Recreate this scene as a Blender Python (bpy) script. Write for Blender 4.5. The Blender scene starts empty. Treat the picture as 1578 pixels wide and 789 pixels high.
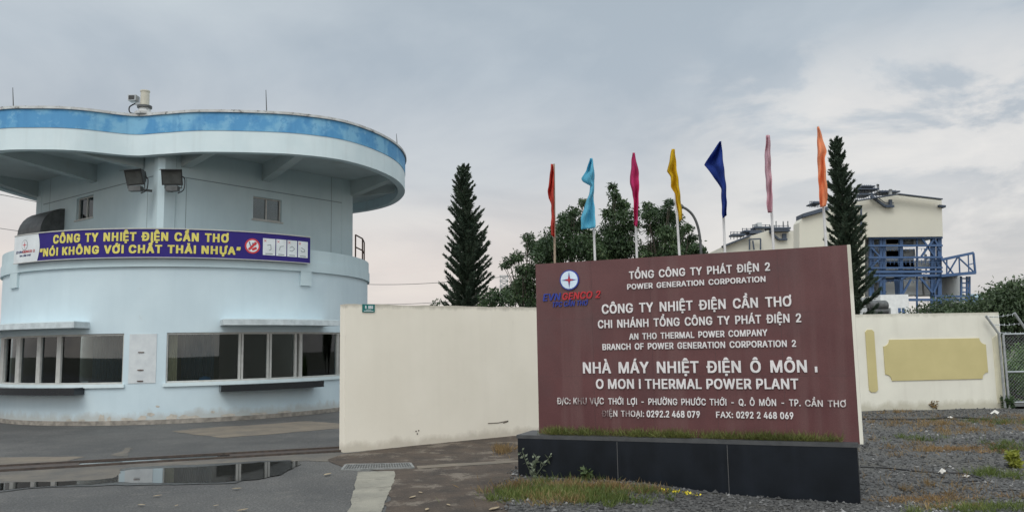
import bpy, bmesh, math, random, json
import numpy as np
from mathutils import Vector, Matrix
random.seed(7); rng = np.random.default_rng(11)
S = bpy.context.scene; COL = S.collection
R_ = math.radians

# ------------------------------------------------------------------ camera
F, HY, ROLL, EYE = 1234.294, 534.442, .018, 1.6      # focal length and horizon in photo pixels (1578 wide)
TH = math.atan2(HY - 394.5, F)
cw = np.array([0, math.cos(TH), math.sin(TH)]); _r = np.array([1., 0, 0]); _u = np.cross(_r, cw)
cr = math.cos(ROLL) * _r - math.sin(ROLL) * _u; cu_ = math.sin(ROLL) * _r + math.cos(ROLL) * _u
O = np.array([0, 0, EYE])
cd = bpy.data.cameras.new('camera'); cam = bpy.data.objects.new('camera', cd); COL.objects.link(cam)
M = Matrix.Identity(4)
for i in range(3):
    M[i][0], M[i][1], M[i][2], M[i][3] = cr[i], cu_[i], -cw[i], O[i]
cam.matrix_world = M
cd.sensor_width = 36; cd.lens = 36 * F / 1578; cd.clip_start = .1; cd.clip_end = 4000
S.camera = cam

# ------------------------------------------------------------------ world, sun, exposure
SUN_EL, SUN_AZ = 50, 200          # azimuth from +Y clockwise: the sun's glow is behind the camera, to the left
W = bpy.data.worlds.new('World'); S.world = W; W.use_nodes = True
nt = W.node_tree; nt.nodes.clear(); N = nt.nodes; Lk = nt.links
def wn(t, **k):
    n = N.new(t)
    for a, b in k.items(): setattr(n, a, b)
    return n
def wmath(op, a, b=None, c=None, clamp=False):
    n = wn('ShaderNodeMath', operation=op); n.use_clamp = clamp
    for i, v in enumerate((a, b, c)):
        if v is None: continue
        if isinstance(v, (int, float)): n.inputs[i].default_value = v
        else: Lk.new(v, n.inputs[i])
    return n.outputs[0]
def wramp(fac, stops, interp='LINEAR'):
    n = wn('ShaderNodeValToRGB'); n.color_ramp.interpolation = interp
    e = n.color_ramp.elements
    while len(e) < len(stops): e.new(.5)
    for q, (p, c) in zip(e, stops): q.position = p; q.color = (*c, 1)
    Lk.new(fac, n.inputs[0]); return n.outputs[0]
def wmix(fac, a, b, blend='MIX'):
    n = wn('ShaderNodeMix', data_type='RGBA', blend_type=blend)
    for i, v in ((0, fac), (6, a), (7, b)):
        if isinstance(v, (int, float)): n.inputs[i].default_value = v
        elif isinstance(v, tuple): n.inputs[i].default_value = (*v, 1)
        else: Lk.new(v, n.inputs[i])
    return n.outputs[2]
def srgb(r, g, b):
    return tuple((v / 255 / 12.92) if v / 255 <= .04045 else ((v / 255 + .055) / 1.055) ** 2.4 for v in (r, g, b))
sky = wn('ShaderNodeTexSky', sky_type='NISHITA'); sky.sun_disc = False
sky.sun_elevation = R_(SUN_EL); sky.sun_rotation = R_(SUN_AZ)
bg1 = wn('ShaderNodeBackground'); Lk.new(sky.outputs[0], bg1.inputs[0]); bg1.inputs[1].default_value = .08
tc = wn('ShaderNodeTexCoord'); sep = wn('ShaderNodeSeparateXYZ'); Lk.new(tc.outputs['Generated'], sep.inputs[0])
X, Y, Z = sep.outputs
zc = wmath('MAXIMUM', Z, 0.0)
base = wramp(zc, [(0, srgb(198, 195, 193)), (.06, srgb(203, 200, 197)), (.13, srgb(200, 200, 199)), (.22, srgb(190, 195, 199)), (.33, srgb(182, 191, 198)), (.45, srgb(178, 188, 195)), (1, srgb(190, 198, 203))])
# cloud layer coordinates: a flat deck seen in perspective
den = wmath('ADD', zc, .12)
comb = wn('ShaderNodeCombineXYZ'); Lk.new(wmath('DIVIDE', X, den), comb.inputs[0]); Lk.new(wmath('DIVIDE', Y, den), comb.inputs[1])
def cloud(scale, detail, rough, stretch, seed):
    mp = wn('ShaderNodeMapping'); Lk.new(comb.outputs[0], mp.inputs[0]); mp.inputs['Scale'].default_value = stretch; mp.inputs['Location'].default_value = (seed, seed * .7, seed * 1.3)
    n = wn('ShaderNodeTexNoise'); Lk.new(mp.outputs[0], n.inputs['Vector'])
    n.inputs['Scale'].default_value = scale; n.inputs['Detail'].default_value = detail; n.inputs['Roughness'].default_value = rough; n.inputs['Distortion'].default_value = .4
    return n.outputs[0]
n1 = cloud(.8, 7, .55, (1, 1.0, 1), 3.1); n2 = cloud(2.2, 8, .6, (1, .8, 1), 9.4)
dark = wramp(n1, [(.36, (.80, .83, .87)), (.50, (.99, .99, 1.0)), (.62, (1.13, 1.12, 1.10))])
c1 = wmix(.9, base, dark, 'MULTIPLY')
# bright thin places, mostly to the right and low
low = wramp(zc, [(0.05, (0, 0, 0)), (.15, (1, 1, 1)), (.26, (1, 1, 1)), (.36, (0, 0, 0))])
right = wramp(X, [(.15, (0, 0, 0)), (.36, (1, 1, 1))])
mpb = wn('ShaderNodeMapping'); Lk.new(tc.outputs['Generated'], mpb.inputs[0]); mpb.inputs['Scale'].default_value = (5, 5, 13); mpb.inputs['Location'].default_value = (2.3, .4, 1.1)
nb_ = wn('ShaderNodeTexNoise'); Lk.new(mpb.outputs[0], nb_.inputs['Vector']); nb_.inputs['Scale'].default_value = 1; nb_.inputs['Detail'].default_value = 9; nb_.inputs['Roughness'].default_value = .58; nb_.inputs['Distortion'].default_value = .3
br = wramp(nb_.outputs[0], [(.48, (0, 0, 0)), (.56, (.75, .75, .75)), (.68, (1, 1, 1))])
msk = wmix(1.0, wmix(1.0, low, right, 'MULTIPLY'), br, 'MULTIPLY')
c2 = wmix(wmath('MULTIPLY', msk, .85), c1, srgb(226, 223, 219))
# warm glow low on the left
wl = wmath('MULTIPLY', wramp(zc, [(0, (.5, .5, .5)), (.1, (1, 1, 1)), (.2, (0, 0, 0))]), wramp(X, [(-.3, (1, 1, 1)), (.05, (.85, .85, .85)), (.3, (.12, .12, .12))]))
c3 = wmix(wmath('MULTIPLY', wl, .6), c2, srgb(226, 213, 205))
# the overcast is brighter overhead and behind the camera, where the sun stands
zen = wramp(zc, [(.42, (1, 1, 1)), (.8, (2.1, 2.05, 2.0))])
back = wramp(wmath('MULTIPLY', Y, -1), [(0.0, (1, 1, 1)), (.75, (1.9, 1.86, 1.8))])
c4 = wmix(1.0, wmix(1.0, c3, zen, 'MULTIPLY'), back, 'MULTIPLY')
bg2 = wn('ShaderNodeBackground'); Lk.new(c4, bg2.inputs[0]); bg2.inputs[1].default_value = .95
mxs = wn('ShaderNodeMixShader'); mxs.inputs[0].default_value = .95
Lk.new(bg1.outputs[0], mxs.inputs[1]); Lk.new(bg2.outputs[0], mxs.inputs[2])
out = wn('ShaderNodeOutputWorld'); Lk.new(mxs.outputs[0], out.inputs[0])
sd = bpy.data.lights.new('sun', 'SUN'); sun = bpy.data.objects.new('sun', sd); COL.objects.link(sun)
sd.energy = .9; sd.angle = R_(25); sd.color = (1, .96, .9)
az, el = R_(SUN_AZ), R_(SUN_EL)
sdir = Vector((math.sin(az) * math.cos(el), math.cos(az) * math.cos(el), math.sin(el)))
sun.rotation_euler = sdir.to_track_quat('Z', 'Y').to_euler(); sun.location = sdir * 30
S.view_settings.view_transform = 'Standard'; S.view_settings.look = 'None'
S.view_settings.exposure = .27; S.view_settings.gamma = 1; S.view_settings.use_curve_mapping = False
S.cycles.max_bounces = 6; S.cycles.transparent_max_bounces = 12

# ------------------------------------------------------------------ pixel -> place
def ray(x, y): return cw + (x - 789) / F * cr - (y - 394.5) / F * cu_
def atz(x, y, z): d = ray(x, y); return O + d * (z - EYE) / d[2]
def aty(x, y, Yd): d = ray(x, y); return O + d * Yd / d[1]
def proj(P):
    d = np.asarray(P, float) - O; k = d @ cw
    return 789 + F * (d @ cr) / k, 394.5 - F * (d @ cu_) / k

# ------------------------------------------------------------------ materials
MATS = {}
def mat(name, col, rough=.8, col2=None, scale=3., detail=6, streak=0, streak_col=None, bump=0, bscale=60, fine=0, dirt=None, metal=0, spec=.5, spots=None, emit=None, ior=None, lo=.35, hi=.65):
    """Principled material whose colour varies by noise in world space; streak = rain streaks running down."""
    if name in MATS: return MATS[name]
    m = bpy.data.materials.new(name); m.use_nodes = True; t = m.node_tree; b = t.nodes['Principled BSDF']
    b.inputs['Roughness'].default_value = rough; b.inputs['Metallic'].default_value = metal; b.inputs['Specular IOR Level'].default_value = spec
    if ior: b.inputs['IOR'].default_value = ior
    g = t.nodes.new('ShaderNodeNewGeometry'); pos = g.outputs['Position']
    def noise(sc, det, stretch=None, rg=.55):
        v = pos
        if stretch:
            mp = t.nodes.new('ShaderNodeMapping'); t.links.new(pos, mp.inputs[0]); mp.inputs['Scale'].default_value = stretch; v = mp.outputs[0]
        n = t.nodes.new('ShaderNodeTexNoise'); t.links.new(v, n.inputs['Vector']); n.inputs['Scale'].default_value = sc; n.inputs['Detail'].default_value = det; n.inputs['Roughness'].default_value = rg
        return n.outputs[0]
    def ramp(f, stops):
        n = t.nodes.new('ShaderNodeValToRGB'); e = n.color_ramp.elements
        while len(e) < len(stops): e.new(.5)
        for q, (p, c) in zip(e, stops): q.position = p; q.color = (*c, 1)
        t.links.new(f, n.inputs[0]); return n.outputs[0]
    def mix(f, a, c, bl='MIX'):
        n = t.nodes.new('ShaderNodeMix'); n.data_type = 'RGBA'; n.blend_type = bl
        for i, v in ((0, f), (6, a), (7, c)):
            if isinstance(v, (int, float)): n.inputs[i].default_value = v
            elif isinstance(v, tuple): n.inputs[i].default_value = (*v, 1)
            else: t.links.new(v, n.inputs[i])
        return n.outputs[2]
    c = ramp(noise(scale, detail), [(lo, col), (hi, col2 or tuple(v * .86 for v in col))])
    if streak:
        f = ramp(noise(1.0, 5, (5, 5, .35)), [(.5, (0, 0, 0)), (.75, (streak,) * 3)])
        c = mix(f, c, streak_col or tuple(v * .5 for v in col))
    if spots:
        for (sc, p0, p1, amt, scol) in spots:
            f = ramp(noise(sc, 8, None, .7), [(p0, (0, 0, 0)), (p1, (amt,) * 3)])
            c = mix(f, c, scol)
    for (z0, z1, amt, dcol, sc) in dirt or ():      # splash dirt / mould with a ragged edge between heights z0 (full) and z1 (none)
        sx = t.nodes.new('ShaderNodeSeparateXYZ'); t.links.new(pos, sx.inputs[0]); mr = t.nodes.new('ShaderNodeMapRange'); t.links.new(sx.outputs[2], mr.inputs[0])
        mr.inputs[1].default_value = z0; mr.inputs[2].default_value = z1; mr.inputs[3].default_value = .62; mr.inputs[4].default_value = -.05
        ad = t.nodes.new('ShaderNodeMath'); t.links.new(mr.outputs[0], ad.inputs[0]); t.links.new(noise(sc, 8, (1, 1, .5), .65), ad.inputs[1])
        c = mix(ramp(ad.outputs[0], [(.62, (0, 0, 0)), (.95, (amt,) * 3)]), c, dcol)
    if fine:
        f = ramp(noise(bscale * 1.7, 3), [(.3, (1 - fine,) * 3), (.7, (1 + fine,) * 3)])
        c = mix(1.0, c, f, 'MULTIPLY')
    t.links.new(c, b.inputs['Base Color'])
    if bump:
        bn = t.nodes.new('ShaderNodeBump'); bn.inputs['Strength'].default_value = bump; bn.inputs['Distance'].default_value = .02
        t.links.new(noise(bscale, 5), bn.inputs['Height']); t.links.new(bn.outputs[0], b.inputs['Normal'])
    if emit:
        b.inputs['Emission Color'].default_value = (*emit[0], 1); b.inputs['Emission Strength'].default_value = emit[1]
    MATS[name] = m; return m
def leafmat(name, c1, c2, c3=None, trans=.25, rough=.6):
    m = bpy.data.materials.new(name); m.use_nodes = True; t = m.node_tree; b = t.nodes['Principled BSDF']
    g = t.nodes.new('ShaderNodeNewGeometry')
    n = t.nodes.new('ShaderNodeTexNoise'); t.links.new(g.outputs['Position'], n.inputs['Vector']); n.inputs['Scale'].default_value = .9; n.inputs['Detail'].default_value = 3
    ad = t.nodes.new('ShaderNodeMath'); ad.operation = 'MULTIPLY_ADD'; t.links.new(g.outputs['Random Per Island'], ad.inputs[0]); ad.inputs[1].default_value = .55
    sb = t.nodes.new('ShaderNodeMath'); sb.operation = 'SUBTRACT'; t.links.new(n.outputs[0], sb.inputs[0]); sb.inputs[1].default_value = .27
    t.links.new(sb.outputs[0], ad.inputs[2])
    r = t.nodes.new('ShaderNodeValToRGB'); t.links.new(ad.outputs[0], r.inputs[0])
    r.color_ramp.elements[0].position = .2; r.color_ramp.elements[0].color = (*c1, 1)
    r.color_ramp.elements[1].position = .75; r.color_ramp.elements[1].color = (*c2, 1)
    if c3: q = r.color_ramp.elements.new(.97); q.color = (*c3, 1)
    t.links.new(r.outputs[0], b.inputs['Base Color']); b.inputs['Roughness'].default_value = rough
    tr = t.nodes.new('ShaderNodeBsdfTranslucent'); t.links.new(r.outputs[0], tr.inputs[0])
    ms = t.nodes.new('ShaderNodeMixShader'); ms.inputs[0].default_value = trans
    t.links.new(b.outputs[0], ms.inputs[1]); t.links.new(tr.outputs[0], ms.inputs[2]); t.links.new(ms.outputs[0], t.nodes['Material Output'].inputs[0])
    MATS[name] = m; return m
def glassmat(name, tint=(.75, .8, .8), dark=.35):
    m = bpy.data.materials.new(name); m.use_nodes = True; t = m.node_tree; t.nodes.clear()
    o = t.nodes.new('ShaderNodeOutputMaterial'); g = t.nodes.new('ShaderNodeBsdfGlossy'); g.inputs['Roughness'].default_value = .015; g.inputs[0].default_value = (.9, .95, .97, 1)
    tr = t.nodes.new('ShaderNodeBsdfTransparent'); tr.inputs[0].default_value = (*[v * dark * 2 for v in tint], 1)
    fr = t.nodes.new('ShaderNodeFresnel'); fr.inputs[0].default_value = 1.6
    ms = t.nodes.new('ShaderNodeMixShader'); t.links.new(fr.outputs[0], ms.inputs[0]); t.links.new(tr.outputs[0], ms.inputs[1]); t.links.new(g.outputs[0], ms.inputs[2]); t.links.new(ms.outputs[0], o.inputs[0])
    MATS[name] = m; return m

wall_blue = mat('pale_blue_plaster', (.52, .625, .655), .85, (.475, .58, .615), 1.2, streak=.22, streak_col=(.36, .46, .5), bump=.08, bscale=25)
lower_blue = mat('pale_blue_plaster_lower', (.53, .63, .675), .85, (.485, .585, .635), 1.0, streak=.16, streak_col=(.40, .49, .53), bump=.08, bscale=25, spots=[(2.3, .66, .72, .5, (.46, .52, .54))], dirt=[(.08, .4, .6, (.36, .34, .30), 4)])
fascia_m = mat('white_fascia_paint', (.62, .71, .735), .8, (.56, .66, .69), 1.5, streak=.25, streak_col=(.42, .47, .48))
blueband_m = mat('faded_blue_paint', (.075, .27, .50), .7, (.18, .41, .59), 1.3, streak=.8, streak_col=(.05, .21, .43), lo=.46, hi=.56, spots=[(2.6, .54, .6, .6, (.17, .38, .56)), (3.4, .55, .6, .5, (.045, .2, .42))])
cap_m = mat('weathered_white_cap', (.55, .57, .57), .85, (.4, .4, .39), 4, spots=[(9, .55, .66, .9, (.06, .055, .05))])
soffit_m = mat('soffit_plaster', (.47, .53, .535), .9, (.40, .455, .46), 1.2, spots=[(1.2, .55, .7, .4, (.36, .35, .32))])
joint_m = mat('dark_joint_line', (.22, .27, .29), .9)  # darker colour of the thin panel joint strips
white_patch = mat('unpainted_render', (.56, .59, .60), .9, (.48, .51, .53), 5, spots=[(14, .68, .72, .7, (.15, .13, .12))])
plinth_m = mat('dirty_concrete', (.33, .30, .26), .95, (.17, .155, .135), 7, bump=.4, bscale=40)
peel_m = mat('bare_cement', (.50, .46, .40), .95, (.36, .34, .30), 9)
awning_m = mat('awning_concrete', (.55, .61, .63), .9, (.42, .47, .49), 6, streak=.4, streak_col=(.3, .32, .32))
granite_m = mat('black_granite', (.012, .014, .017), .18, (.02, .022, .026), 40, spec=.5)
alu_m = mat('aluminium_frame', (.47, .47, .45), .5, (.39, .39, .37), 8)
glass_m = glassmat('window_glass', dark=.46)
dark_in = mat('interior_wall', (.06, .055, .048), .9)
curtain_m = mat('beige_curtain', (.9, .78, .55), .9)
cream_m = mat('cream_wall_paint', (.77, .72, .62), .88, (.73, .68, .58), 1.1, streak=.10, streak_col=(.54, .50, .42), bump=.06, bscale=20, dirt=[(0, .22, .5, (.36, .31, .24), 3.3), (2.34, 2.22, .55, (.28, .26, .21), 5)], spots=[(1.3, .6, .7, .3, (.62, .585, .51))])
cream2_m = mat('pale_cream_paint', (.72, .70, .61), .88, (.66, .64, .56), 1.3, streak=.25, streak_col=(.52, .50, .42), bump=.06, bscale=20, dirt=[(0, .28, .55, (.34, .31, .22), 3.7), (2.22, 2.08, .45, (.3, .28, .22), 5)])
ochre_m = mat('ochre_paint', (.52, .45, .22), .85, (.48, .415, .20), 2)
maroon_m = mat('maroon_granite', (.094, .037, .039), .3, (.114, .047, .048), 2.2, streak=.7, streak_col=(.14, .078, .076), fine=.12, bscale=55, spots=[(.9, .52, .72, .6, (.085, .05, .052))], spec=.35)
letter_m = mat('white_metal_letter', (.72, .69, .69), .5, (.62, .6, .6), 8)
worn_m = mat('worn_metal_letter', (.62, .58, .57), .55, (.17, .11, .11), 5, lo=.47, hi=.6)
logo_blue = mat('logo_blue', (.02, .04, .28), .5); logo_red = mat('logo_red', (.45, .02, .03), .5); logo_white = mat('logo_pale_blue', (.62, .74, .85), .4)
base_m = mat('black_granite_slab', (.008, .010, .013), .32, (.012, .015, .020), 3, streak=.5, streak_col=(.018, .022, .03), spec=.18)
seam_m = mat('grey_mortar', (.10, .10, .10), .9)
ledge_m = mat('grey_ledge', (.06, .062, .065), .6, (.04, .042, .045), 8)
banner_m = mat('violet_banner', (.030, .020, .17), .6, (.026, .016, .15), 3, spec=.2)
byellow = mat('banner_yellow', (.66, .58, .12), .5); bwhite = mat('banner_white', (.70, .74, .76), .5); bred = mat('banner_red', (.55, .03, .04), .5); bnavy = mat('banner_navy', (.03, .04, .16), .5); bgrey = mat('banner_grey', (.2, .24, .26), .6)
black_m = mat('black_metal', (.02, .021, .022), .5, (.035, .036, .037), 9)
lens_m = mat('lamp_glass', (.10, .105, .10), .25, (.07, .075, .07), 6)
dmetal = mat('dark_sheet_metal', (.10, .105, .105), .5, (.06, .062, .062), 5, metal=.3)
beige_m = mat('beige_housing', (.55, .53, .45), .6, (.45, .43, .36), 6)
rust_m = mat('rusty_steel', (.11, .06, .04), .9, (.05, .03, .025), 12)
pole_m = mat('white_pole', (.62, .62, .62), .4, (.5, .5, .5), 6)
polerust = mat('bamboo_pole', (.36, .28, .2), .7, (.25, .19, .14), 14)
galv = mat('galvanised_steel', (.40, .42, .43), .45, (.3, .32, .33), 12, metal=.6)
grate_m = mat('worn_grate_steel', (.22, .225, .22), .6, (.13, .135, .13), 14)
asphalt_m = mat('asphalt', (.080, .077, .073), .75, (.050, .049, .048), .6, lo=.42, hi=.58, bump=.5, fine=.55, bscale=26, spots=[(.5, .5, .66, .55, (.085, .084, .08)), (1.7, .56, .7, .5, (.095, .089, .079)), (40, .55, .60, .8, (.15, .147, .14)), (33, .54, .6, .75, (.022, .022, .022)), (9, .56, .62, .3, (.03, .03, .03)), (.28, .48, .6, .5, (.047, .046, .045)), (2.9, .56, .63, .4, (.12, .112, .10))])
apron_m = mat('dusty_concrete', (.135, .117, .094), .9, (.085, .079, .071), 1.4, bump=.3, bscale=60, fine=.2, spots=[(2.5, .5, .62, .6, (.065, .063, .06)), (6, .6, .7, .5, (.2, .175, .14))])
sand_m = mat('sandy_patch', (.17, .14, .105), .95, (.115, .10, .082), 2, bump=.2, bscale=60, fine=.15)
conc_m = mat('concrete_strip', (.26, .245, .20), .9, (.19, .18, .15), 2.5, bump=.3, bscale=50, fine=.15, spots=[(3, .52, .64, .7, (.12, .11, .09)), (11, .62, .68, .7, (.09, .085, .07))])
wet_m = mat('wet_asphalt', (.035, .034, .033), .35, (.05, .048, .046), 3, bump=.3, bscale=40, spec=.5)
soil_m = mat('damp_soil', (.070, .050, .036), .95, (.036, .027, .021), 2.3, bump=.7, bscale=35, fine=.3, spots=[(1.8, .54, .60, .8, (.15, .125, .10)), (7, .58, .66, .65, (.11, .09, .07)), (3.1, .6, .66, .5, (.03, .03, .02))])
gravel_m = mat('dark_gravel', (.10, .098, .095), .85, (.03, .03, .029), 26, lo=.42, hi=.58, bump=1.0, bscale=32, fine=.5, detail=3, spots=[(1.1, .5, .66, .5, (.085, .075, .055)), (19, .66, .7, .6, (.22, .22, .22))])
ground_m = mat('rough_ground', (.075, .08, .05), .95, (.06, .055, .04), .8)
stone_m = leafmat('crushed_stone', (.026, .026, .026), (.105, .104, .103), (.38, .37, .36), trans=0, rough=.8)
water_m = mat('puddle_water', (.018, .018, .017), .03, spec=1.0, ior=1.5)
steel_track = mat('track_steel', (.035, .028, .024), .6, (.07, .05, .04), 14)
norfolk_m = leafmat('norfolk_needles', (.022, .04, .026), (.06, .09, .055), (.11, .135, .085), .2)
leaf_m = leafmat('broad_leaves', (.018, .04, .016), (.06, .105, .038), (.15, .19, .09), .3)
leaf2_m = leafmat('dusty_leaves', (.025, .045, .02), (.07, .11, .045), (.13, .16, .09), .25)
bark_m = mat('bark', (.10, .08, .06), .95, (.05, .042, .035), 9, bump=.6, bscale=30)
grass_m = leafmat('green_grass', (.05, .08, .016), (.14, .18, .04), (.26, .25, .09), .3)
turf_m = leafmat('turf_grass', (.08, .10, .025), (.20, .22, .06), (.36, .33, .14), .3)
dry_m = leafmat('dry_grass', (.13, .085, .035), (.30, .20, .085), (.40, .32, .17), .3)
orange_m = leafmat('orange_dry_grass', (.17, .105, .045), (.34, .215, .095), (.42, .32, .17), .3)
green_m = leafmat('bright_shrub_leaves', (.04, .085, .02), (.10, .18, .04), (.2, .28, .08), .3)
weed_m = leafmat('weed_leaves', (.05, .08, .025), (.13, .18, .07), (.22, .25, .15), .3)
flower_m = mat('yellow_petals', (.75, .62, .03), .6)
clad_m = mat('cream_cladding', (.58, .56, .48), .7, (.54, .52, .45), .12)
clad2_m = mat('pale_tank', (.50, .52, .52), .7, (.45, .47, .47), .2)
steel_blue = mat('blue_steel', (.05, .105, .225), .6, (.04, .085, .185), .4)
steel_dark = mat('dark_blue_grey', (.04, .055, .085), .7, (.06, .075, .1), .3)
plantgrey = mat('plant_equipment', (.30, .31, .31), .7, (.12, .125, .13), .6, lo=.45, hi=.55)
greensign = mat('teal_plate', (.0, .14, .13), .4)
litter_m = mat('white_litter', (.62, .60, .56), .7); hose_m = mat('black_rubber', (.012, .012, .013), .5)
paleleaf = mat('pale_dead_leaf', (.33, .27, .18), .85, (.24, .18, .11), 20)

# ------------------------------------------------------------------ mesh helpers
class MB:
    def __init__(s): s.v = []; s.f = []
    def add(s, V, Fc):
        k = len(s.v); s.v += [tuple(map(float, p)) for p in V]; s.f += [tuple(i + k for i in f) for f in Fc]; return s
    def box(s, a, b): 
        (x0, y0, z0), (x1, y1, z1) = a, b
        return s.add([(x0, y0, z0), (x1, y0, z0), (x1, y1, z0), (x0, y1, z0), (x0, y0, z1), (x1, y0, z1), (x1, y1, z1), (x0, y1, z1)],
                     [(0, 3, 2, 1), (4, 5, 6, 7), (0, 1, 5, 4), (1, 2, 6, 5), (2, 3, 7, 6), (3, 0, 4, 7)])
    def obox(s, o, ex, ey, ez):      # corner and three edge vectors
        o, ex, ey, ez = map(np.asarray, (o, ex, ey, ez)); o = o.astype(float)
        P = [o, o + ex, o + ex + ey, o + ey]; P += [p + ez for p in P]
        fl = [(0, 3, 2, 1), (4, 5, 6, 7), (0, 1, 5, 4), (1, 2, 6, 5), (2, 3, 7, 6), (3, 0, 4, 7)]
        if np.dot(np.cross(ex, ey), ez) < 0: fl = [f[::-1] for f in fl]
        return s.add(P, fl)
    def bar(s, a, b, wd, ht=None):   # rectangular bar from a to b
        a, b = np.asarray(a, float), np.asarray(b, float); d = b - a; L = np.linalg.norm(d); d = d / L; ht = ht or wd
        up = np.array([0, 0, 1.]) if abs(d[2]) < .95 else np.array([0, 1., 0]); x = np.cross(d, up); x /= np.linalg.norm(x); y = np.cross(x, d)
        return s.obox(a - x * wd / 2 - y * ht / 2, x * wd, d * L, y * ht)
    def tube(s, pts, rad, n=8, cap=True):
        P = [np.asarray(p, float) for p in pts]; m = len(P); rad = rad if hasattr(rad, '__len__') else [rad] * m
        V = []; x = None
        for i in range(m):
            d = P[min(i + 1, m - 1)] - P[max(i - 1, 0)]; d /= np.linalg.norm(d) + 1e-12
            if x is None: x = np.cross(d, [0, 0, 1.] if abs(d[2]) < .9 else [1., 0, 0])
            x = x - d * (x @ d); x /= np.linalg.norm(x); y = np.cross(d, x)
            for k in range(n):
                a = 2 * math.pi * k / n; V.append(P[i] + rad[i] * (math.cos(a) * x + math.sin(a) * y))
        Fc = [(i * n + k, i * n + (k + 1) % n, (i + 1) * n + (k + 1) % n, (i + 1) * n + k) for i in range(m - 1) for k in range(n)]
        if cap: Fc += [tuple(range(n))[::-1], tuple(range((m - 1) * n, m * n))]
        return s.add(V, Fc)
    def prism(s, poly, z0, z1):
        n = len(poly); A = sum(poly[i][0] * poly[(i + 1) % n][1] - poly[(i + 1) % n][0] * poly[i][1] for i in range(n))
        if A < 0: poly = poly[::-1]
        return s.add([(x, y, z0) for x, y in poly] + [(x, y, z1) for x, y in poly],
                     [tuple(range(n))[::-1], tuple(range(n, 2 * n))] + [(i, (i + 1) % n, n + (i + 1) % n, n + i) for i in range(n)])
    def ext(s, P, d):                # planar polygon P (3D points) swept by vector d
        n = len(P); P = [np.asarray(p, float) for p in P]; d = np.asarray(d, float)
        return s.add(P + [p + d for p in P], [tuple(range(n)), tuple(range(n, 2 * n))[::-1]] + [((i + 1) % n, i, n + i, n + (i + 1) % n) for i in range(n)])
    def arc(s, c, r0, r1, p0, p1, z0, z1, step=R_(1.5)):
        n = max(1, int(math.ceil(abs(p1 - p0) / step))); V = []
        for i in range(n + 1):
            a = p0 + (p1 - p0) * i / n; C, Sn = math.cos(a), math.sin(a)
            for r, z in ((r0, z0), (r1, z0), (r1, z1), (r0, z1)): V.append((c[0] + r * C, c[1] + r * Sn, z))
        Fc = []
        for i in range(n):
            for k in range(4): Fc.append((4 * i + k, 4 * i + (k + 1) % 4, 4 * i + 4 + (k + 1) % 4, 4 * i + 4 + k))
        Fc += [(0, 3, 2, 1), (4 * n, 4 * n + 1, 4 * n + 2, 4 * n + 3)]
        return s.add(V, [f[::-1] for f in Fc])
    def lathe(s, c, prof, n=20):     # prof: (r, z)
        m = len(prof); V = [(c[0] + r * math.cos(2 * math.pi * k / n), c[1] + r * math.sin(2 * math.pi * k / n), c[2] + z) for r, z in prof for k in range(n)]
        Fc = [(i * n + k, i * n + (k + 1) % n, (i + 1) * n + (k + 1) % n, (i + 1) * n + k) for i in range(m - 1) for k in range(n)]
        return s.add(V, Fc + [tuple(range(n))[::-1], tuple(range((m - 1) * n, m * n))])
ROOT = {}
def tag(o, label=None, cat=None, group=None, kind=None):
    for k, v in (('label', label), ('category', cat), ('group', group), ('kind', kind)):
        if v: o[k] = v
    return o
def thing(name, label, cat, loc, group=None):
    o = bpy.data.objects.new(name, None); o.empty_display_size = .2; COL.objects.link(o); o.location = loc; ROOT[o] = np.array(loc, float)
    return tag(o, label, cat, group)
def build(name, mb, m, parent=None, loc=None, smooth=False, fix=False):
    """One mesh object from world-space geometry; parts share the origin of their thing."""
    V, Fc = (mb.v, mb.f) if isinstance(mb, MB) else mb
    org = ROOT[parent] if parent is not None else np.array(loc if loc is not None else (0, 0, 0), float)
    me = bpy.data.meshes.new(name); V = np.asarray(V, float) - org
    me.from_pydata(V.tolist(), [], Fc if isinstance(Fc, list) else Fc.tolist()); me.update()
    if fix:
        b = bmesh.new(); b.from_mesh(me); bmesh.ops.recalc_face_normals(b, faces=b.faces); b.to_mesh(me); b.free()
    if smooth:
        me.polygons.foreach_set('use_smooth', [True] * len(me.polygons))
        if smooth != 'all': me.set_sharp_from_angle(angle=R_(35))
    o = bpy.data.objects.new(name, me); COL.objects.link(o); me.materials.append(m)
    if parent is not None: o.parent = parent; ROOT[o] = org
    else: o.location = org; ROOT[o] = org
    return o
def struct(name, mb, m, **k): return tag(build(name, mb, m, **k), kind='structure')
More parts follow.
